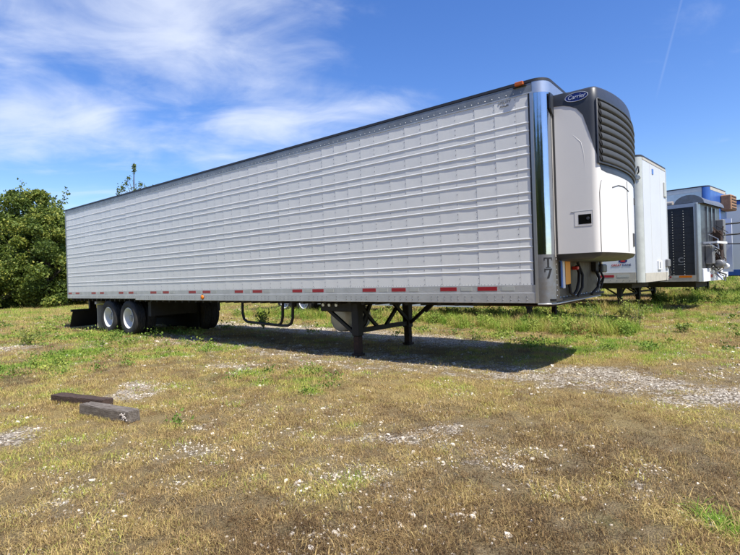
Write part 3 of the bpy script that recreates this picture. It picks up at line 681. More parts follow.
def legs(T, s, zb, W, foot=0.0):
    for n_ in (.4, W-.4):
        lg = MB().box(s-.08, s+.08, n_-.08, n_+.08, .38, zb-.03, .01).build('landing_leg', M['black'], T)
        MB().box(s-.06, s+.06, n_-.06, n_+.06, .04, .3795).build('inner_leg', M['rust'], lg)
        MB().box(s-.12, s+.12, n_-.12, n_+.12, foot, .0395).build('foot', M['rust'], lg)
    MB().bar((s,.4,.5), (s,W-.4,.5), .07).build('cross_bar', M['black'], T)
    for p, q in (((s,.5,.52),(s,1.2,zb-.05)), ((s,W-.5,.52),(s,W-1.2,zb-.05)), ((s,.4,.45),(s+.75,.4,zb-.05)), ((s,W-.4,.45),(s+.75,W-.4,zb-.05))): MB().bar(p, q, .05).build('brace', M['black'], T)
def build_van():
    A = ANG - R(4.4)
    T = empty('van_trailer', (6.56, 11.80, 0), A, 'plain white box trailer with a bare white nose, parked right behind the ribbed trailer', 'trailer', 'parked trailers')
    zb, zt, L, W = 1.09, 4.17, 15.5, 2.55
    side_rail_set(T, L, W, zb, zt, M['van_white'], M['van_rail'], M['van_post'], M['van_white'], M['roof'], 1.22, .14)
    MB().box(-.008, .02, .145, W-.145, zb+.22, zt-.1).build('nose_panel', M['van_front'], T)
    MB().box(-.012, .02, .145, W-.145, zb, zb+.2195).build('nose_sill', M['van_rail'], T)
    MB().box(-.016, .02, .145, W-.145, zt-.0995, zt-.045).build('nose_header', M['van_rail'], T)
    for n_ in (.8, 1.75): MB().box(-.0095, -.0075, n_-.004, n_+.004, zb+.23, zt-.11).build('panel_seam', M['van_rail'], T)
    # small fittings on the nose
    MB().box(-.05, -.0085, 1.30, 1.62, 1.38, 1.62, .01).build('document_box', M['sticker_white'], T)
    MB().box(-.055, -.0505, 1.36, 1.42, 1.42, 1.58).build('box_slot', M['seam'], T)
    MB().box(-.09, -.0085, 2.12, 2.36, 1.45, 1.66, .02).build('plug_box', M['bolt'], T)
    MB().tube([(-.06,2.2,1.46),(-.12,2.2,1.3),(-.08,2.16,1.18)], .02, 7).build('hose', M['rubber'], T, 60)
    MB().box(-.04, -.0085, 2.15, 2.38, 3.35, 3.75, .01).build('vent', M['tape_white'], T)
    MB().box(-.022, -.0085, 1.0, 1.12, 3.82, 3.95).build('vent', M['sticker_blue'], T)
    h = MB().tube([(.06,.01,3.72),(.03,-.03,3.74),(.03,-.03,3.86),(.06,.01,3.88)], .018, 6).build('corner_handle', M['seam'], T, 60)
    MB().lathe([(-.03,.001),(-.03,.05),(0,.055)], (.05,.02,3.62), seg=12).build('marker_light', M['tape_white'], T)
    # badge and reflectors on its side
    lo = MB(); lo.v += [(-.45+.10*math.cos(a), -.0055, 1.625+.05*math.sin(a)) for a in np.linspace(0, 2*math.pi, 25)[:-1]]; lo.f.append(tuple(range(24))); bd = lo.build('oval_badge', M['logo_blue'], T, recalc=False)
    lo = MB(); lo.v += [(-.45+.06*math.cos(a), -.0075, 1.622+.020*math.sin(a)) for a in np.linspace(0, 2*math.pi, 25)[:-1]]; lo.f.append(tuple(range(24))); lo.build('badge_stripe', M['red'], bd, recalc=False)
    text_on_side('GREAT', .075, M['red'], .60, -.0055, 1.525, T); text_on_side('DANE', .075, M['logo_blue'], .365, -.0055, 1.525, T)
    for k in range(9):
        s_ = .66+k*1.45; MB().box(s_, s_+.33, -.0155, -.0125, zb+.135, zb+.195).build('red_reflector', M['tape_red'], T); MB().box(s_-.35, s_-.07, -.0155, -.0125, zb+.135, zb+.195).build('white_reflector', M['tape_white'], T)
    rv = MB()
    for q in np.arange(.3, 15, .15):
        b = len(rv.v); rv.v.append((-q, -.019, zb+.06)); rv.v += [(-q+.012*math.cos(2*math.pi*j/6), -.0125, zb+.06+.012*math.sin(2*math.pi*j/6)) for j in range(6)]; rv.f += [(b, b+1+j, b+1+(j+1) % 6) for j in range(6)]
    tag(rv.build('bolts', M['bolt'], T, recalc=False), kind='stuff')
    legs(T, 3.1, zb, W)
    MB().box(4.75, 12.0, .05, .075, .40, zb-.0305).build('side_skirt', M['van_white'], T)
    MB().box(.4, 4.5, .5, W-.5, zb-.16, zb-.031).build('coupler_frame', M['under'], T)
    for q in (12.9, 14.2): add_axle(T, q)
    return T
build_van()
def build_black():
    A = ANG - R(9)
    T = empty('black_trailer', (10.40, 15.47, 0), A, 'trailer with black riveted sides and a shiny metal corner post', 'trailer', 'parked trailers')
    zb, zt, L, W = .965, 3.42, 13.5, 2.5; r = .12
    prism(MB(), plan_profile(L, W, r, -.02), zb+.05, zt-.02).build('body_shell', M['black'], T)
    z = zb+.20
    while z < zt-.09: MB().box(r+.035, L, -.004, .02, z, z+.186).build('side_panel', M['black_side'], T); z += .192
    rv = MB()
    for s_ in np.arange(.44, 13, .31):
        for zz_ in np.arange(zb+.22, zt-.12, .085):
            b = len(rv.v); rv.v.append((-s_, -.016, zz_)); rv.v += [(-s_+.013*math.cos(2*math.pi*j/6), -.0045, zz_+.013*math.sin(2*math.pi*j/6)) for j in range(6)]; rv.f += [(b, b+1+j, b+1+(j+1) % 6) for j in range(6)]
    tag(rv.build('rivets', M['tape_white'], T, recalc=False), kind='stuff')
    MB().box(r, L, -.012, .03, zb, zb+.196).build('bottom_rail', M['van_rail'], T)
    MB().box(r, L, -.014, .03, zt-.088, zt).build('top_rail', M['silver'], T)
    MB().box(.24, .60, -.016, -.0125, zb+.12, zb+.185).build('amber_reflector', M['amber'], T)
    for s_ in (.82, 2.3, 3.8): MB().box(s_, s_+.75, -.016, -.0125, zb+.12, zb+.175).build('red_reflector', M['tape_red'], T)
    MB().box(.62, .75, -.016, -.0125, zb+.12, zb+.185).build('white_reflector', M['tape_white'], T)
    # pale emblem on the black side
    e = MB(); e.v += [(-.52+.10*math.cos(a), -.0065, 1.66+.09*math.sin(a)) for a in np.linspace(.9, 5.6, 14)]; e.v += [(-.52+.05*math.cos(a), -.0065, 1.66+.045*math.sin(a)) for a in np.linspace(5.6, .9, 14)]
    e.f += [tuple(range(28))]; em = e.build('emblem', M['bolt'], T, recalc=False)
    MB().box(.42, .62, -.0065, -.0045, 1.50, 1.525).build('emblem_bar', M['rivet'], em)
    mb = MB(); mb.grid([[(-(r-(r+.012)*math.sin(a)), r-(r+.012)*math.cos(a), z) for a in np.linspace(0, math.pi/2, 14)] for z in np.linspace(zb-.01, zt, 6)]); mb.build('corner_post', M['post_steel'], T, 60)
    MB().box(r, r+.03, -.012, .02, zb+.2, zt-.09).build('post_moulding', M['silver'], T)
    mb = MB(); mb.grid([[(-(r-(r+.012)*math.sin(a)), W-(r-(r+.012)*math.cos(a)), z) for a in np.linspace(0, math.pi/2, 10)] for z in (zb, zt)]); mb.build('corner_post', M['chrome'], T, 60)
    # nose sheet, frames and pipework where a unit was taken off
    MB().box(-.01, .02, r, W-r, zb+.4, zt).build('nose_sheet', M['nose_dark'], T)
    MB().box(-.05, .02, r, W-r+.1, zb-.02, zb+.395, .01).build('nose_step', M['sticker_white'], T)
    for n_ in (.75, 1.25, 1.7): MB().box(-.05, -.0105, n_-.03, n_+.03, zb+.42, zt-.05).build('nose_post', M['post_steel'], T)
    fr = MB().box(-.38, -.34, .35, 1.6, 2.15, 2.22).build('bracket_frame', M['sticker_white'], T)
    MB().box(-.335, -.011, .35, .40, 2.15, 2.21).build('bracket_arm', M['sticker_white'], fr); MB().box(-.335, -.011, 1.55, 1.6, 2.15, 2.21).build('bracket_arm', M['sticker_white'], fr)
    for n_, z0, z1, d in ((.5, 1.5, 2.1, .12), (1.4, 1.4, 2.6, .16), (1.9, 1.4, 3.0, .13)):
        MB().box(-d-.1, -.0105, n_, n_+.28, z0, z1, .02).build('machine_box', random.choice([M['rust'], M['bolt'], M['black']]), T)
    MB().lathe([(0,.001),(0,.11),(.02,.13),(.35,.13),(.38,.1),(.38,.001)], (-.28, .9, 1.50), seg=18).build('compressor', M['bolt'], T, 50)
    MB().lathe([(0,.001),(0,.09),(.3,.09),(.3,.001)], (-.3, 1.5, 1.42), seg=16).build('filter_can', M['sticker_white'], T, 50)
    for k in range(12):
        n0 = RNG.uniform(.4, 2.1); z0 = RNG.uniform(1.3, 2.9); pts = [(-.05, n0, z0)]
        for q in range(4): pts.append((-RNG.uniform(.1, .4), pts[-1][1]+RNG.uniform(-.3, .3), pts[-1][2]+RNG.uniform(-.35, .3)))
        MB().tube(pts, RNG.uniform(.012, .03), 6).build('pipe', [M['bolt'], M['rubber'], M['silver'], M['rust']][k % 4], T, 60)
    MB().box(-.07, -.0505, .9, 1.1, zb+.1, zb+.2).build('red_lamp', M['tape_red'], T)
    # curved hood over the nose and a rolled cover along its roof edge
    rows = []
    for t in np.linspace(0, 1, 9):
        n_ = .02+(W-.04)*t; rows.append([(-(.42*math.cos(a)-.02)+.20*0, n_, zt+.001+.30*math.sin(a)*(1-.15*math.sin(math.pi*t))) for a in np.linspace(0, math.pi, 12)])
    mb = MB(); mb.grid([[(x-.30, y, z) for x, y, z in r_] for r_ in rows]); 
    for e_ in (rows[0], rows[-1]): i = len(mb.v); mb.v += [(x-.30, y, z) for x, y, z in e_]; mb.f.append(tuple(range(i, i+12)))
    mb.build('roof_hood', M['chrome_dull'], T, 50)
    prism(MB(), plan_profile(L, W, r, .014), zt+.0005, zt+.03).build('roof', M['silver'], T)
    mb = MB(); pts = [(.75+.35*k, .12+.03*math.sin(k*1.7), zt+.09+.035*math.sin(k*2.3)) for k in range(26)]; mb.tube(pts, [.06+.03*abs(math.sin(k*1.9+1)) for k in range(26)], 9); mb.build('rolled_cover', M['tarp'], T, 60)
    legs(T, 2.6, zb, W); MB().box(.3, 12, .6, W-.6, zb-.2, zb-.001).build('chassis_frame', M['under'], T)
    for q in (11.0, 12.25): add_axle(T, q)
build_black()
def build_blue():
    A = ANG - R(9)
    T = empty('blue_trailer', (12.30, 17.75, 0), A, 'tall trailer with silver side, blue nose and a rusty brown box high on its front', 'trailer', 'parked trailers')
    zb, zt, L, W = 1.0, 4.36, 14.0, 2.55
    side_rail_set(T, L, W, zb, zt, M['silver'], M['rail'], M['blue'], M['blue'], M['roof'], 1.2, .18)
    MB().box(-.01, .02, .185, W-.185, zb+.3, zt-.15).build('nose_panel', M['blue'], T)
    MB().box(-.014, .02, .185, W-.185, zt-.1495, zt-.045).build('nose_header', M['van_rail'], T)
    MB().box(-.014, .02, .185, W-.185, zb, zb+.2995).build('nose_sill', M['sticker_white'], T)
    bx = MB().box(-.36, -.0145, 1.55, W-.15, zt-.82, zt-.24, .03).build('cooling_box', M['brown_box'], T)
    for k in range(5): MB().box(-.368, -.3605, 1.62, W-.22, zt-.78+k*.11, zt-.73+k*.11).build('vent_slat', M['rust'], bx)
    for n_, z_ in ((1.5, 1.6), (1.9, 2.6), (1.2, 2.2)): MB().box(-.10, -.0105, n_, n_+.22, z_-.3, z_+.3, .02).build('machine_box', M['sticker_white'] if n_ == 1.9 else M['black'], T)
    MB().box(-.35, -.0105, 1.5, 1.56, 1.2, 3.2).build('nose_post', M['sticker_white'], T)
    for z_ in (2.95, 2.55):
        MB().tube([(-.02,.7,z_),(-.6,1.1,z_+.03),(-1.0,1.35,z_+.08)], .03, 7).build('mirror_arm', M['black'], T, 60)
        MB().box(-1.10, -1.0, 1.2, 1.5, z_-.02, z_+.36, .03).build('mirror', M['black'], T)
    MB().box(-.9, -.86, 1.0, 1.55, 1.75, 2.2, .01).build('hanging_flap', M['black'], T)
    MB().tube([(-.05,1.0,2.25),(-.88,1.2,2.21)], .025, 6).build('flap_bracket', M['black'], T)
    legs(T, 2.6, zb, W)
    for q in (11.5, 12.75): add_axle(T, q)
build_blue()
def build_last():
    T = empty('distant_trailer', (16.55, 20.6, 0), ANG - R(9), 'white trailer standing last in the row at the right edge', 'trailer', 'parked trailers')
    zb, zt, L, W = 1.0, 4.25, 14.0, 2.55
    side_rail_set(T, L, W, zb, zt, M['van_white'], M['blue'], M['van_white'], M['van_white'], M['roof'], 1.2, .14)
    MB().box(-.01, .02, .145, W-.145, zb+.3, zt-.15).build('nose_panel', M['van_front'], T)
    MB().box(2.0, 6.0, -.006, -.0025, zt-1.7, zt-1.35).build('side_stripe', M['blue'], T)
    legs(T, 2.6, zb, W)
    for q in (11.5, 12.75): add_axle(T, q)
build_last()

# ------------------------------------------------------------------ timbers in the grass
def timber(name, a, b, wd, z0, z1, m, label, seed, cracks):
    a = Vector(a); b = Vector(b); d = b-a; L = d.length; rz = math.atan2(d.y, d.x)
    bm = bmesh.new(); bmesh.ops.create_cube(bm, size=1)
    for v in bm.verts: v.co = (L/2+v.co.x*L, wd/2+v.co.y*wd, (z0+z1)/2+v.co.z*(z1-z0))
    bmesh.ops.bevel(bm, geom=list(bm.edges), offset=.007, segments=2, affect='EDGES')
    bmesh.ops.subdivide_edges(bm, edges=[e for e in bm.edges if e.calc_length() > .08], cuts=9, use_grid_fill=True)
    for v in bm.verts:
        q = v.co*6+Vector((seed, 0, 0)); v.co += Vector((mnoise.noise(q)*.012+mnoise.noise(v.co*25)*.005, mnoise.noise(q+Vector((9, 0, 0)))*.012, mnoise.noise(Vector((v.co.x*3, v.co.y*30, seed)))*.012))
    o = MB().add_bm(bm).build(name, m, None, 40); o.location = (a.x, a.y, 0); o.rotation_euler = (0, R(0), rz)
    tag(o, label, 'timber', 'old timbers lying in the grass'); return o
tb = timber('timber_beam', (-3.32, 5.53), (-2.56, 5.11), .15, -.02, .105, M['wood_grey'], 'grey weathered square beam with a pale lichen spot on its end, lying in front', 3.0, 4)
mb = MB()
for k in range(26):
    x = .80+RNG.normal(0, .022); z = .05+RNG.normal(0, .022); r_ = RNG.uniform(.005, .013); b_ = len(mb.v)
    mb.v.append((x, -.013, z)); mb.v += [(x+r_*math.cos(j*1.047), -.002, z+r_*math.sin(j*1.047)) for j in range(6)]; mb.f += [(b_, b_+1+j, b_+1+(j+1) % 6) for j in range(6)]
mb.build('lichen', M['lichen'], tb, recalc=False)
timber('timber_beam', (-4.07, 6.20), (-3.20, 5.80), .15, -.03, .075, M['wood_dark'], 'dark brown rotting beam lying behind the grey one', 8.0, 6)

# ------------------------------------------------------------------ trees
def leaf_material(name, c1, c2, c3):
    m = bpy.data.materials.new(name); m.use_nodes = True; t = m.node_tree; b = t.nodes['Principled BSDF']; lk = t.links.new
    at = N(t, 'ShaderNodeAttribute', attribute_name='tint'); cr = N(t, 'ShaderNodeValToRGB'); lk(at.outputs['Fac'], cr.inputs[0])
    cr.color_ramp.elements[0].color = (*c1, 1); cr.color_ramp.elements[1].color = (*c3, 1); e = cr.color_ramp.elements.new(.6); e.color = (*c2, 1)
    lk(cr.outputs[0], b.inputs['Base Color']); b.inputs['Roughness'].default_value = .55; b.inputs['Specular IOR Level'].default_value = .3
    tr = N(t, 'ShaderNodeBsdfTranslucent'); lk(cr.outputs[0], tr.inputs[0]); mx = N(t, 'ShaderNodeMixShader'); mx.inputs[0].default_value = .3
    lk(b.outputs[0], mx.inputs[1]); lk(tr.outputs[0], mx.inputs[2]); lk(mx.outputs[0], t.nodes['Material Output'].inputs[0]); return m
LEAF = leaf_material('tree_leaves', (.048, .082, .016), (.15, .205, .034), (.43, .42, .08))
WEEDLEAF = leaf_material('weed_leaves', (.06, .12, .02), (.14, .22, .04), (.34, .36, .09))
def leaves_mesh(name, cen, size, m, rng, tint):
    n = len(cen)
    d = rng.normal(size=(n, 3)); d[:, 2] -= .35; d /= np.linalg.norm(d, axis=1)[:, None]
    q = rng.normal(size=(n, 3)); q -= d*(q*d).sum(1)[:, None]; q /= np.linalg.norm(q, axis=1)[:, None]; nn = np.cross(d, q)
    L = size*rng.uniform(.7, 1.3, n)[:, None]; W = L*.32
    v = np.stack([cen, cen+d*L*.5+q*W+nn*W*.35, cen+d*L, cen+d*L*.5-q*W+nn*W*.35], 1).reshape(-1, 3)
    f = np.arange(n)[:, None]*4+np.array([[0, 1, 2, 0, 2, 3]]); f = f.reshape(-1, 3)
    me = bpy.data.meshes.new(name); me.vertices.add(len(v)); me.vertices.foreach_set('co', v.astype(np.float32).ravel())
    me.loops.add(f.size); me.loops.foreach_set('vertex_index', f.astype(np.int32).ravel()); me.polygons.add(len(f)); me.polygons.foreach_set('loop_start', np.arange(len(f), dtype=np.int32)*3); me.update(calc_edges=True)
    a = me.attributes.new('tint', 'FLOAT', 'POINT'); a.data.foreach_set('value', np.repeat(np.clip(tint, 0, 1), 4).astype(np.float32))
    me.materials.append(m); return me
def make_tree(seed, H, rad, nclump, nleaf, lsize, base=.0, top_thin=True):
    rng = np.random.default_rng(seed); tk = MB()
    tr = [(0, 0, -.1)]; 
    for k in range(1, 8): tr.append((rng.normal(0, .09*k**.5), rng.normal(0, .09*k**.5), H*.78*k/7))
    tk.tube(tr, [.20*(1-k/8.5)*(H/9) for k in range(8)], 9, False)
    cl = []
    for k in range(nclump):
        hh = base+(1-base)*rng.beta(1.25, 1.15); env = rad*(math.sin(math.pi*min(1, .16+hh*.84))**.75)*(.9 if hh > .9 else 1)
        a = rng.uniform(0, 2*math.pi); rr = env*math.sqrt(rng.uniform(.12, 1))*(1+.22*math.sin(3*a+seed)); 
        c = Vector((rr*math.cos(a), rr*math.sin(a), hh*H)); cl.append((c, rng.uniform(.35, .85)*(.6 if hh > .85 else 1)*rad/2.6, rng.uniform(-.2, .25)))
        i = min(6, int(hh*7*.75)); p = Vector(tr[i]); mid = p.lerp(c, .55)+Vector((0, 0, .12*rr))
        tk.tube([p, mid, c], [.045*H/9, .028*H/9, .008], 5, False)
    cen = []; tint = []
    per = nleaf//nclump
    for c, r_, tn in cl:
        u = rng.normal(size=(per, 3)); u /= np.linalg.norm(u, axis=1)[:, None]; u *= (rng.uniform(.05, 1, per)**.45)[:, None]*r_; u[:, 2] *= .75
        cen.append(u+np.array(c)); tint.append(.42+tn+rng.normal(0, .2, per))
    for k in range(9):      # sprays that stick out of the top and the sides
        c, r_, tn = cl[int(rng.integers(len(cl)))]; d = Vector((c.x, c.y, .6*rad+max(0, c.z-H*.5))).normalized(); Ls = rng.uniform(.8, 1.5)*rad/2.6
        tk.tube([c, c+d*(r_+Ls)], [.02, .005], 4, False); t = rng.uniform(.2, 1, 60)[:, None]
        cen.append(np.array(c)+np.array(d)*(r_+Ls)*t+rng.normal(0, .10, (60, 3))); tint.append(.5+rng.normal(0, .2, 60))
    cen = np.concatenate(cen); cen[:, 2] = np.maximum(cen[:, 2], .08); return tk.mesh('trunk', M['bark'], 60, recalc=False), leaves_mesh('crown', cen, lsize, LEAF, rng, np.concatenate(tint))
def plant_tree(meshes, x, y, rz, sc, label, group='trees along the field edge', name='broadleaf_tree'):
    o = empty(name, (x, y, 0), rz, label, 'tree', group); o.scale = (sc, sc, sc); link('trunk', meshes[0], o); link('crown', meshes[1], o); return o
TA = make_tree(16, 9.0, 3.2, 80, 34000, .20); TBm = make_tree(5, 7.2, 3.0, 75, 34000, .19); TCm = make_tree(9, 4.2, 2.8, 46, 20000, .18)
plant_tree(TA, -26.0, 37.5, 0.4, 1.05, 'tallest leafy tree at the left with a thin open top')
plant_tree(TBm, -23.6, 36.0, 2.0, .98, 'leafy green tree touching the rear end of the ribbed trailer')
plant_tree(TBm, -30.5, 36.5, 4.0, .98, 'dense green tree at the left edge of the photo')
plant_tree(TCm, -25.9, 34.0, 1.0, .95, 'low bushy tree in front of the tall thin-topped one', name='bushy_tree')
plant_tree(TCm, -22.0, 38.5, 3.0, .9, 'low bush half hidden by the rear of the ribbed trailer', name='bushy_tree')
plant_tree(TBm, -27.0, 41.0, 3.6, 1.12, 'shadowed tree closing the gap behind the tall thin-topped one')
plant_tree(TBm, -21.5, 43.5, 5.2, 1.0, 'tree mostly hidden behind the rear half of the ribbed trailer')
plant_tree(TBm, -33.5, 42.0, 1.2, 1.1, 'tree far back at the left edge, behind the dense green one')
plant_tree(TCm, -30.0, 34.5, 5.0, .9, 'low bush at the foot of the leftmost tree', name='bushy_tree')
def sapling():
    rng = np.random.default_rng(21); H = 12.4; tk = MB(); tk.tube([(0,0,0),(.1,0,4),(0,.1,8),(.12,.05,10.6),(.15,0,H)], [.13,.10,.06,.022,.006], 8, False); cen = []
    for zc, dx, n_, r_ in ((12.0,.1,70,.24),(11.6,.12,40,.2),(11.0,-.5,45,.2),(10.6,-.8,45,.24),(10.2,-1.2,70,.30),(9.8,-1.2,80,.36),(9.6,.0,160,.5),(10.3,.7,40,.26),(9.9,1.2,50,.3),(10.0,1.8,40,.26),(9.2,.5,220,.9),(8.6,-.8,220,.9),(8.2,1.2,260,1.0),(7.5,0,300,1.2)):
        c = np.array((dx, rng.normal(0, .3), zc)); cen.append(c+rng.normal(0, r_*.42, (n_, 3))*np.array((.7, .7, 1.3))); tk.tube([(0, .05, max(zc-1.6, 5)), (dx*.6, c[1]*.5, zc-.6), tuple(c)], [.035, .022, .006], 5, False)
    cen = np.concatenate(cen); return tk.mesh('trunk', M['bark'], 60, recalc=False), leaves_mesh('crown', cen, .16, LEAF, rng, .42+rng.normal(0, .2, len(cen)))
plant_tree(sapling(), -20.9, 44.0, 0, 1.0, 'thin young tree whose top twigs peek over the ribbed trailer roof', name='young_tree')
plant_tree(TA, 38.6, 60.5, 1.3, 1.12, 'far tree whose tip shows above the black trailer')
# the treeline across the field behind the viewer, mirrored in the polished post
for k, az in enumerate((203, 212, 221, 230, 239, 248, 257, 266, 275)):
    plant_tree(TBm, 2.3+22*math.cos(R(az)), 6.4+22*math.sin(R(az)), k*1.3, 1.2+.12*(k % 3), 'field-edge tree outside the frame, mirrored dark in the polished corner post')

# ------------------------------------------------------------------ grass, gravel and weeds
def tuft_mesh(name, rng, n, h, r, wd, m, bend=1.0, segs=2):
    v = []; f = []
    for k in range(n):
        a = rng.uniform(0, 6.283); rr = r*math.sqrt(rng.uniform(0, 1)); b = np.array((rr*math.cos(a), rr*math.sin(a), -.004)); hh = h*rng.uniform(.35, 1.1)
        la = rng.uniform(0, 6.283); lean = rng.uniform(.25, 1.25)*bend; d = np.array((math.cos(la), math.sin(la), 0)); pw = np.array((-d[1], d[0], 0)); w_ = wd*rng.uniform(.6, 1.3)
        i = len(v); 
        for s in range(segs+1):
            t = s/segs; p = b+d*hh*lean*t**1.6*.8+np.array((0, 0, hh*(t-.28*lean*t*t)))
            if s < segs: v += [p-pw*w_*(1-t*.6)/2, p+pw*w_*(1-t*.6)/2]
            else: v.append(p)
        for s in range(segs-1): f.append((i+2*s, i+2*s+1, i+2*s+3, i+2*s+2))
        s = segs-1; f.append((i+2*s, i+2*s+1, i+2*segs))
    me = bpy.data.meshes.new(name); me.from_pydata([tuple(p) for p in v], [], f); me.materials.append(m); return bpy.data.objects.new(name, me)
def blade_material(name, ramp):
    m = bpy.data.materials.new(name); m.use_nodes = True; t = m.node_tree; b = t.nodes['Principled BSDF']; lk = t.links.new
    at = N(t, 'ShaderNodeAttribute', attribute_name='tint', attribute_type='INSTANCER'); cr = N(t, 'ShaderNodeValToRGB'); lk(at.outputs['Fac'], cr.inputs[0])
    els = cr.color_ramp.elements
    for k, (p, c) in enumerate(ramp):
        e = els[k] if k < 2 else els.new(p); e.position = p; e.color = (*c, 1)
    tc = N(t, 'ShaderNodeTexCoord'); nz = N(t, 'ShaderNodeTexNoise'); nz.inputs['Scale'].default_value = 45; lk(tc.outputs['Object'], nz.inputs['Vector'])
    hs = N(t, 'ShaderNodeHueSaturation'); lk(cr.outputs[0], hs.inputs['Color']); mr = N(t, 'ShaderNodeMapRange'); mr.inputs[1].default_value = .3; mr.inputs[2].default_value = .7; mr.inputs[3].default_value = .55; mr.inputs[4].default_value = 1.5; lk(nz.outputs[0], mr.inputs[0]); lk(mr.outputs[0], hs.inputs['Value'])
    lk(hs.outputs[0], b.inputs['Base Color']); b.inputs['Roughness'].default_value = .7; b.inputs['Specular IOR Level'].default_value = .2
    tr = N(t, 'ShaderNodeBsdfTranslucent'); lk(hs.outputs[0], tr.inputs[0]); mx = N(t, 'ShaderNodeMixShader'); mx.inputs[0].default_value = .25
    lk(b.outputs[0], mx.inputs[1]); lk(tr.outputs[0], mx.inputs[2]); lk(mx.outputs[0], t.nodes['Material Output'].inputs[0]); return m
GRASS = blade_material('grass_blades', [(0, (.070, .042, .022)), (1, (.16, .29, .03)), (.22, (.27, .175, .080)), (.45, (.53, .395, .165)), (.62, (.46, .40, .11)), (.8, (.32, .43, .06))])
def instancer(name, P, rot, scl, tint, objs, kind='stuff'):
    me = bpy.data.meshes.new(name); n = len(P); me.vertices.add(n); me.vertices.foreach_set('co', P.astype(np.float32).ravel())
    for nm, ty, dat in (('turn', 'FLOAT_VECTOR', rot), ('size', 'FLOAT', scl), ('tint', 'FLOAT', tint)):
        a = me.attributes.new(nm, ty, 'POINT'); a.data.foreach_set('vector' if ty == 'FLOAT_VECTOR' else 'value', dat.astype(np.float32).ravel())
    o = link(name, me); tag(o, kind=kind)
    col = bpy.data.collections.new(name+'_pieces')
    for q in objs: col.objects.link(q)
    ng = bpy.data.node_groups.new(name, 'GeometryNodeTree'); ng.interface.new_socket('Geometry', in_out='INPUT', socket_type='NodeSocketGeometry'); ng.interface.new_socket('Geometry', in_out='OUTPUT', socket_type='NodeSocketGeometry')
    gi = N(ng, 'NodeGroupInput'); go = N(ng, 'NodeGroupOutput'); ci = N(ng, 'GeometryNodeCollectionInfo'); ci.inputs['Collection'].default_value = col; ci.inputs['Separate Children'].default_value = True; ci.inputs['Reset Children'].default_value = True
    ip = N(ng, 'GeometryNodeInstanceOnPoints'); ip.inputs['Pick Instance'].default_value = True
    def na(nm, ty): a = N(ng, 'GeometryNodeInputNamedAttribute', data_type=ty); a.inputs['Name'].default_value = nm; return a.outputs['Attribute']
    lk = ng.links.new; lk(gi.outputs[0], ip.inputs['Points']); lk(ci.outputs[0], ip.inputs['Instance']); lk(na('turn', 'FLOAT_VECTOR'), ip.inputs['Rotation']); lk(na('size', 'FLOAT'), ip.inputs['Scale']); lk(ip.outputs[0], go.inputs[0])
    md = o.modifiers.new('scatter', 'NODES'); md.node_group = ng; return o
def sample(dens0, dmin, dmax, power, cap, half=1.1, rng=RNG):
    """random ground points in a fan before the viewer, thinning with distance"""
    r = np.linspace(dmin, dmax, 4000); dn = dens0*(3.0/r)**power*r*2*math.atan(half); cdf = np.cumsum(dn)*(r[1]-r[0]); n = int(min(cap, cdf[-1])); u = rng.uniform(0, cdf[-1], n)
    d = np.interp(u, cdf, r); a = rng.uniform(-math.atan(half), math.atan(half), n); return d*np.sin(a), d*np.cos(a), d
TA_, TN_ = math.cos(ANG), math.sin(ANG)
def trailer_sn(X, Y):
    dx, dy = X-P0[0], Y-P0[1]; c, s_ = math.cos(ANG), math.sin(ANG); return -(dx*c+dy*s_), (-dx*s_+dy*c)
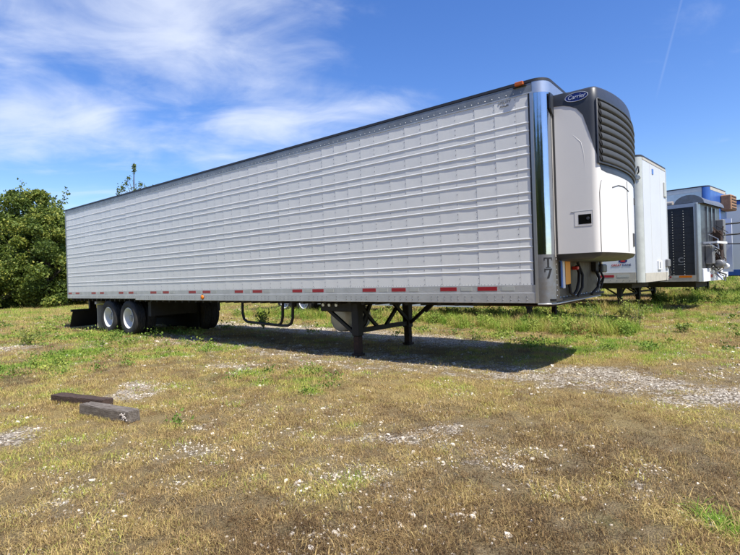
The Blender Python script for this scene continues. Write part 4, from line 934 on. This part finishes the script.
def scatter_all():
    rng = np.random.default_rng(5)
    short = [tuft_mesh('short_tuft', rng, 34, .050, .085, .0036, GRASS) for _ in range(5)]
    mess = [tuft_mesh('matted_tuft', rng, 34, .06, .11, .0038, GRASS, 2.1) for _ in range(3)]
    X, Y, d = sample(640, 2.2, 75, 1.6, 200000, rng=rng)
    g, gn, go = masks(X, Y)
    nzv = wobble(X, Y, 2.2, .7); nz2 = wobble(X, Y, 7.1, 2.1); nz3 = wobble(X, Y, 19., 4.1)
    s_, n_ = trailer_sn(X, Y)
    keep = rng.uniform(size=len(X)) > np.clip(np.maximum(1.2*(g+.5*nz2+.4*nz3-.2), .12-.5*nz2-.5*nz3-.5*gn-.3*go), 0, .9)
    keep &= ~((np.abs(X+3.0) < .0))
    tint = .33+.12*nzv+.13*nz2+.10*nz3+.18*go+.66*np.clip(gn*(.8+.9*nz2), 0, 1)+rng.normal(0, .13, len(X))
    tint -= .12*ell(X, Y, BR)*(1-gn)
    tint = np.clip(tint, .02, .98)
    size = (0.70+.18*nz2+.15*nz3+.45*rng.uniform(size=len(X))+.45*gn+.2*go-.25*g)*(1+np.clip((d-6)/14, 0, 2.2))
    P = np.stack([X, Y, height(X, Y)], -1)[keep]; k = len(P); rot = np.stack([rng.normal(0, .08, k), rng.normal(0, .08, k), rng.uniform(0, 6.283, k)], -1)
    instancer('dry_grass', P, rot, size[keep], tint[keep], short+mess)
    # sparser taller stalks
    tall = [tuft_mesh('tall_tuft', rng, 9, .17, .05, .0036, GRASS, .9, 3) for _ in range(4)]
    X, Y, d = sample(9, 2.3, 60, 1.1, 30000, rng=rng); g, gn, go = masks(X, Y)
    keep = rng.uniform(size=len(X)) < .30+.5*gn+.3*go-.4*g
    size = (.6+.6*rng.uniform(size=len(X))+.5*gn)*(1+np.clip((d-8)/20, 0, 1.5)); tint = np.clip(.36+.5*gn+.12*rng.normal(size=len(X)), .1, .98)
    P = np.stack([X, Y, height(X, Y)], -1)[keep]; k = len(P); instancer('grass_stalks', P, np.stack([np.zeros(k), np.zeros(k), rng.uniform(0, 6.283, k)], -1), size[keep], tint[keep], tall)
    ptl = []
    for (ax, ay), (bx, by) in (((-3.32, 5.53), (-2.56, 5.11)), ((-4.07, 6.20), (-3.20, 5.80))):
        dx, dy = bx-ax, by-ay; L = math.hypot(dx, dy); ox, oy = -dy/L, dx/L
        for k in range(46):
            t = rng.uniform(-.03, 1.03); q = rng.choice([-.035, -.02, .165, .19])+rng.normal(0, .008); ptl.append((ax+dx*t+ox*q, ay+dy*t+oy*q, -.005))
    P = np.array(ptl); k = len(P); instancer('grass_fringe', P, np.stack([np.zeros(k), np.zeros(k), rng.uniform(0, 6.283, k)], -1), rng.uniform(.6, 1.3, k), np.clip(rng.normal(.42, .16, k), 0, 1), short)
    # limestone gravel
    stones = []
    gm = bpy.data.materials.new('limestone'); gm.use_nodes = True; t = gm.node_tree; b = t.nodes['Principled BSDF']; b.inputs['Roughness'].default_value = .9
    at = N(t, 'ShaderNodeAttribute', attribute_name='tint', attribute_type='INSTANCER'); cr = N(t, 'ShaderNodeValToRGB'); t.links.new(at.outputs['Fac'], cr.inputs[0]); cr.color_ramp.elements[0].color = (.36, .30, .22, 1); cr.color_ramp.elements[1].color = (.84, .76, .62, 1); t.links.new(cr.outputs[0], b.inputs['Base Color'])
    for k in range(5):
        bm = bmesh.new(); bmesh.ops.create_icosphere(bm, subdivisions=1, radius=.5)
        for v in bm.verts: v.co *= 1+.45*mnoise.noise(v.co*2.3+Vector((k*7, 0, 0))); v.co.z *= .62; v.co.x *= 1.2
        o = bpy.data.objects.new('stone', MB().add_bm(bm).mesh('stone', gm)); stones.append(o)
    X, Y, d = sample(1300, 2.2, 40, 1.6, 257000, rng=rng); g, gn, go = masks(X, Y)
    nz2 = wobble(X, Y, 7.1, 2.1); nz3 = wobble(X, Y, 19., 4.1)
    keep = rng.uniform(size=len(X)) < np.clip(.13+.45*np.clip(wobble(X, Y, 2.6, 5.)+.7*nz3, 0, 1)+1.0*(g+.5*nz2+.4*nz3-.2), .04, 1)
    size = (.007+.015*rng.uniform(size=len(X))**2.2+.026*(rng.uniform(size=len(X)) > .982))*(1+np.clip((d-5)/9, 0, 2))
    P = np.stack([X, Y, height(X, Y)+size*.12], -1)[keep]; k = len(P); instancer('gravel', P, rng.uniform(0, 6.283, (k, 3))*np.array([.06, .06, 1]), size[keep], np.clip(rng.normal(.5, .3, k), 0, 1), stones)
    # low broadleaf ground cover in the green patches
    wm = blade_material('cover_leaves', [(0, (.11, .17, .034)), (1, (.36, .40, .085)), (.5, (.18, .275, .05))]); cov = []
    for k in range(4):
        n = 46; cen = rng.normal(0, .06, (n, 3)); cen[:, 2] = np.abs(cen[:, 2])*.8+.01; cov.append(bpy.data.objects.new('leafy_sprig', leaves_mesh('leafy_sprig', cen, .034, wm, rng, np.full(n, .5))))
    X, Y, d = sample(40, 2.3, 26, 1.0, 30000, rng=rng); g, gn, go = masks(X, Y); nz2 = wobble(X, Y, 5.1, 1.1)
    keep = rng.uniform(size=len(X)) < np.clip(1.25*gn+.35*nz2-.45, 0, .9); size = (.7+.7*rng.uniform(size=len(X)))*(1+np.clip((d-8)/18, 0, 1.2))
    P = np.stack([X, Y, height(X, Y)+.01], -1)[keep]; k = len(P); instancer('ground_cover', P, np.stack([np.zeros(k), np.zeros(k), rng.uniform(0, 6.283, k)], -1), size[keep], rng.uniform(0, 1, k), cov)
    # rank weeds under and between the trailers, and along the far field edge
    rank = []
    for k in range(4):
        n = 150; cen = rng.normal(0, .13, (n, 3)); cen[:, 2] = rng.uniform(.03, .55, n)*(1-.5*np.hypot(cen[:, 0], cen[:, 1])/.3); cen[:, 2] = np.abs(cen[:, 2])
        if k < 1: rank.append(bpy.data.objects.new('rank_weed', leaves_mesh('rank_weed', cen, .085, wm, rng, np.full(n, .5))))
    for k in range(3): rank.append(tuft_mesh('rank_grass', rng, 70, .62, .22, .012, GRASS, .8, 3))
    pts = []
    c, s0 = math.cos(ANG), math.sin(ANG)
    def line(sa, sb, na, nb, n, hmin, hmax):
        for k in range(n):
            s = rng.uniform(sa, sb); q = rng.uniform(na, nb); pts.append((P0[0]+(-s)*c-q*s0, P0[1]+(-s)*s0+q*c, rng.uniform(hmin, hmax)))
    line(.9, 5.0, 5.5, 7.2, 190, .3, .7); line(.2, 1.7, 4.7, 6.3, 70, .4, .8); line(1.5, 4.5, 4.9, 5.8, 70, .3, .6); line(5, 15, 5.7, 7.0, 200, .35, .8); line(.5, 6, 9.3, 13, 60, .4, .8); line(3, 15, 7.0, 9.5, 100, .4, .8); line(-1.6, 1.5, 16, 24, 220, .5, 1.0); line(-1.0, 0, 8, 14, 40, .2, .4)
    for k in range(500): 
        a = rng.uniform(-.75, .72); d_ = rng.uniform(42, 75); pts.append((d_*math.tan(a), d_, rng.uniform(1.0, 2.6)))
    for k in range(160): pts.append((rng.uniform(12, 40), rng.uniform(24, 38), rng.uniform(.7, 1.6)))
    P = np.array(pts); S = P[:, 2].copy(); P[:, 2] = height(P[:, 0], P[:, 1]); k = len(P)
    instancer('rank_weeds', P, np.stack([np.zeros(k), np.zeros(k), rng.uniform(0, 6.283, k)], -1), S, np.clip(rng.normal(.72, .2, k), 0, 1), rank)
scatter_all()
def weed(x, y, H, n, label, spread=.12, leaf=.075, tint=.5, seed=1, name='leafy_weed'):
    rng = np.random.default_rng(seed); o = empty(name, (x, y, 0), rng.uniform(0, 6), label, 'weed'); st = MB(); cen = []
    for k in range(n):
        a = rng.uniform(0, 6.283); top = np.array((math.cos(a)*spread*rng.uniform(.3, 1.6), math.sin(a)*spread*rng.uniform(.3, 1.6), H*rng.uniform(.65, 1.05))); st.tube([(0, 0, -.02), tuple(top*.5*np.array((.7, .7, 1.1))), tuple(top)], [.009, .006, .002], 5, False)
        t = rng.uniform(.2, 1.0, 26)[:, None]; cen.append(top*t+rng.normal(0, .03, (26, 3)))
    cen = np.concatenate(cen); cen[:, 2] = np.maximum(cen[:, 2], .02); st.build('stem', M['stem'], o, recalc=False); link('leaves', leaves_mesh('leaves', cen, leaf, WEEDLEAF, rng, tint+rng.normal(0, .15, len(cen))), o)
weed(-3.2, 14.6, .60, 9, 'green leafy weed seen through the gap beside the hanging side guard loop', .2, .07, .6, 1)
weed(-8.6, 12.3, .40, 12, 'yellow-green leafy weed standing in the open grass at the left', .32, .055, .85, 2)
weed(5.5, 12.0, .75, 6, 'tall pale weed below the near front corner of the ribbed trailer', .22, .045, .9, 3)
weed(6.3, 11.6, .70, 6, 'tall straggly weed in front of the plain white trailer', .26, .045, .9, 4)
weed(6.9, 10.9, .20, 5, 'small bright green weed in the shadow of the plain white trailer', .16, .055, .7, 6)
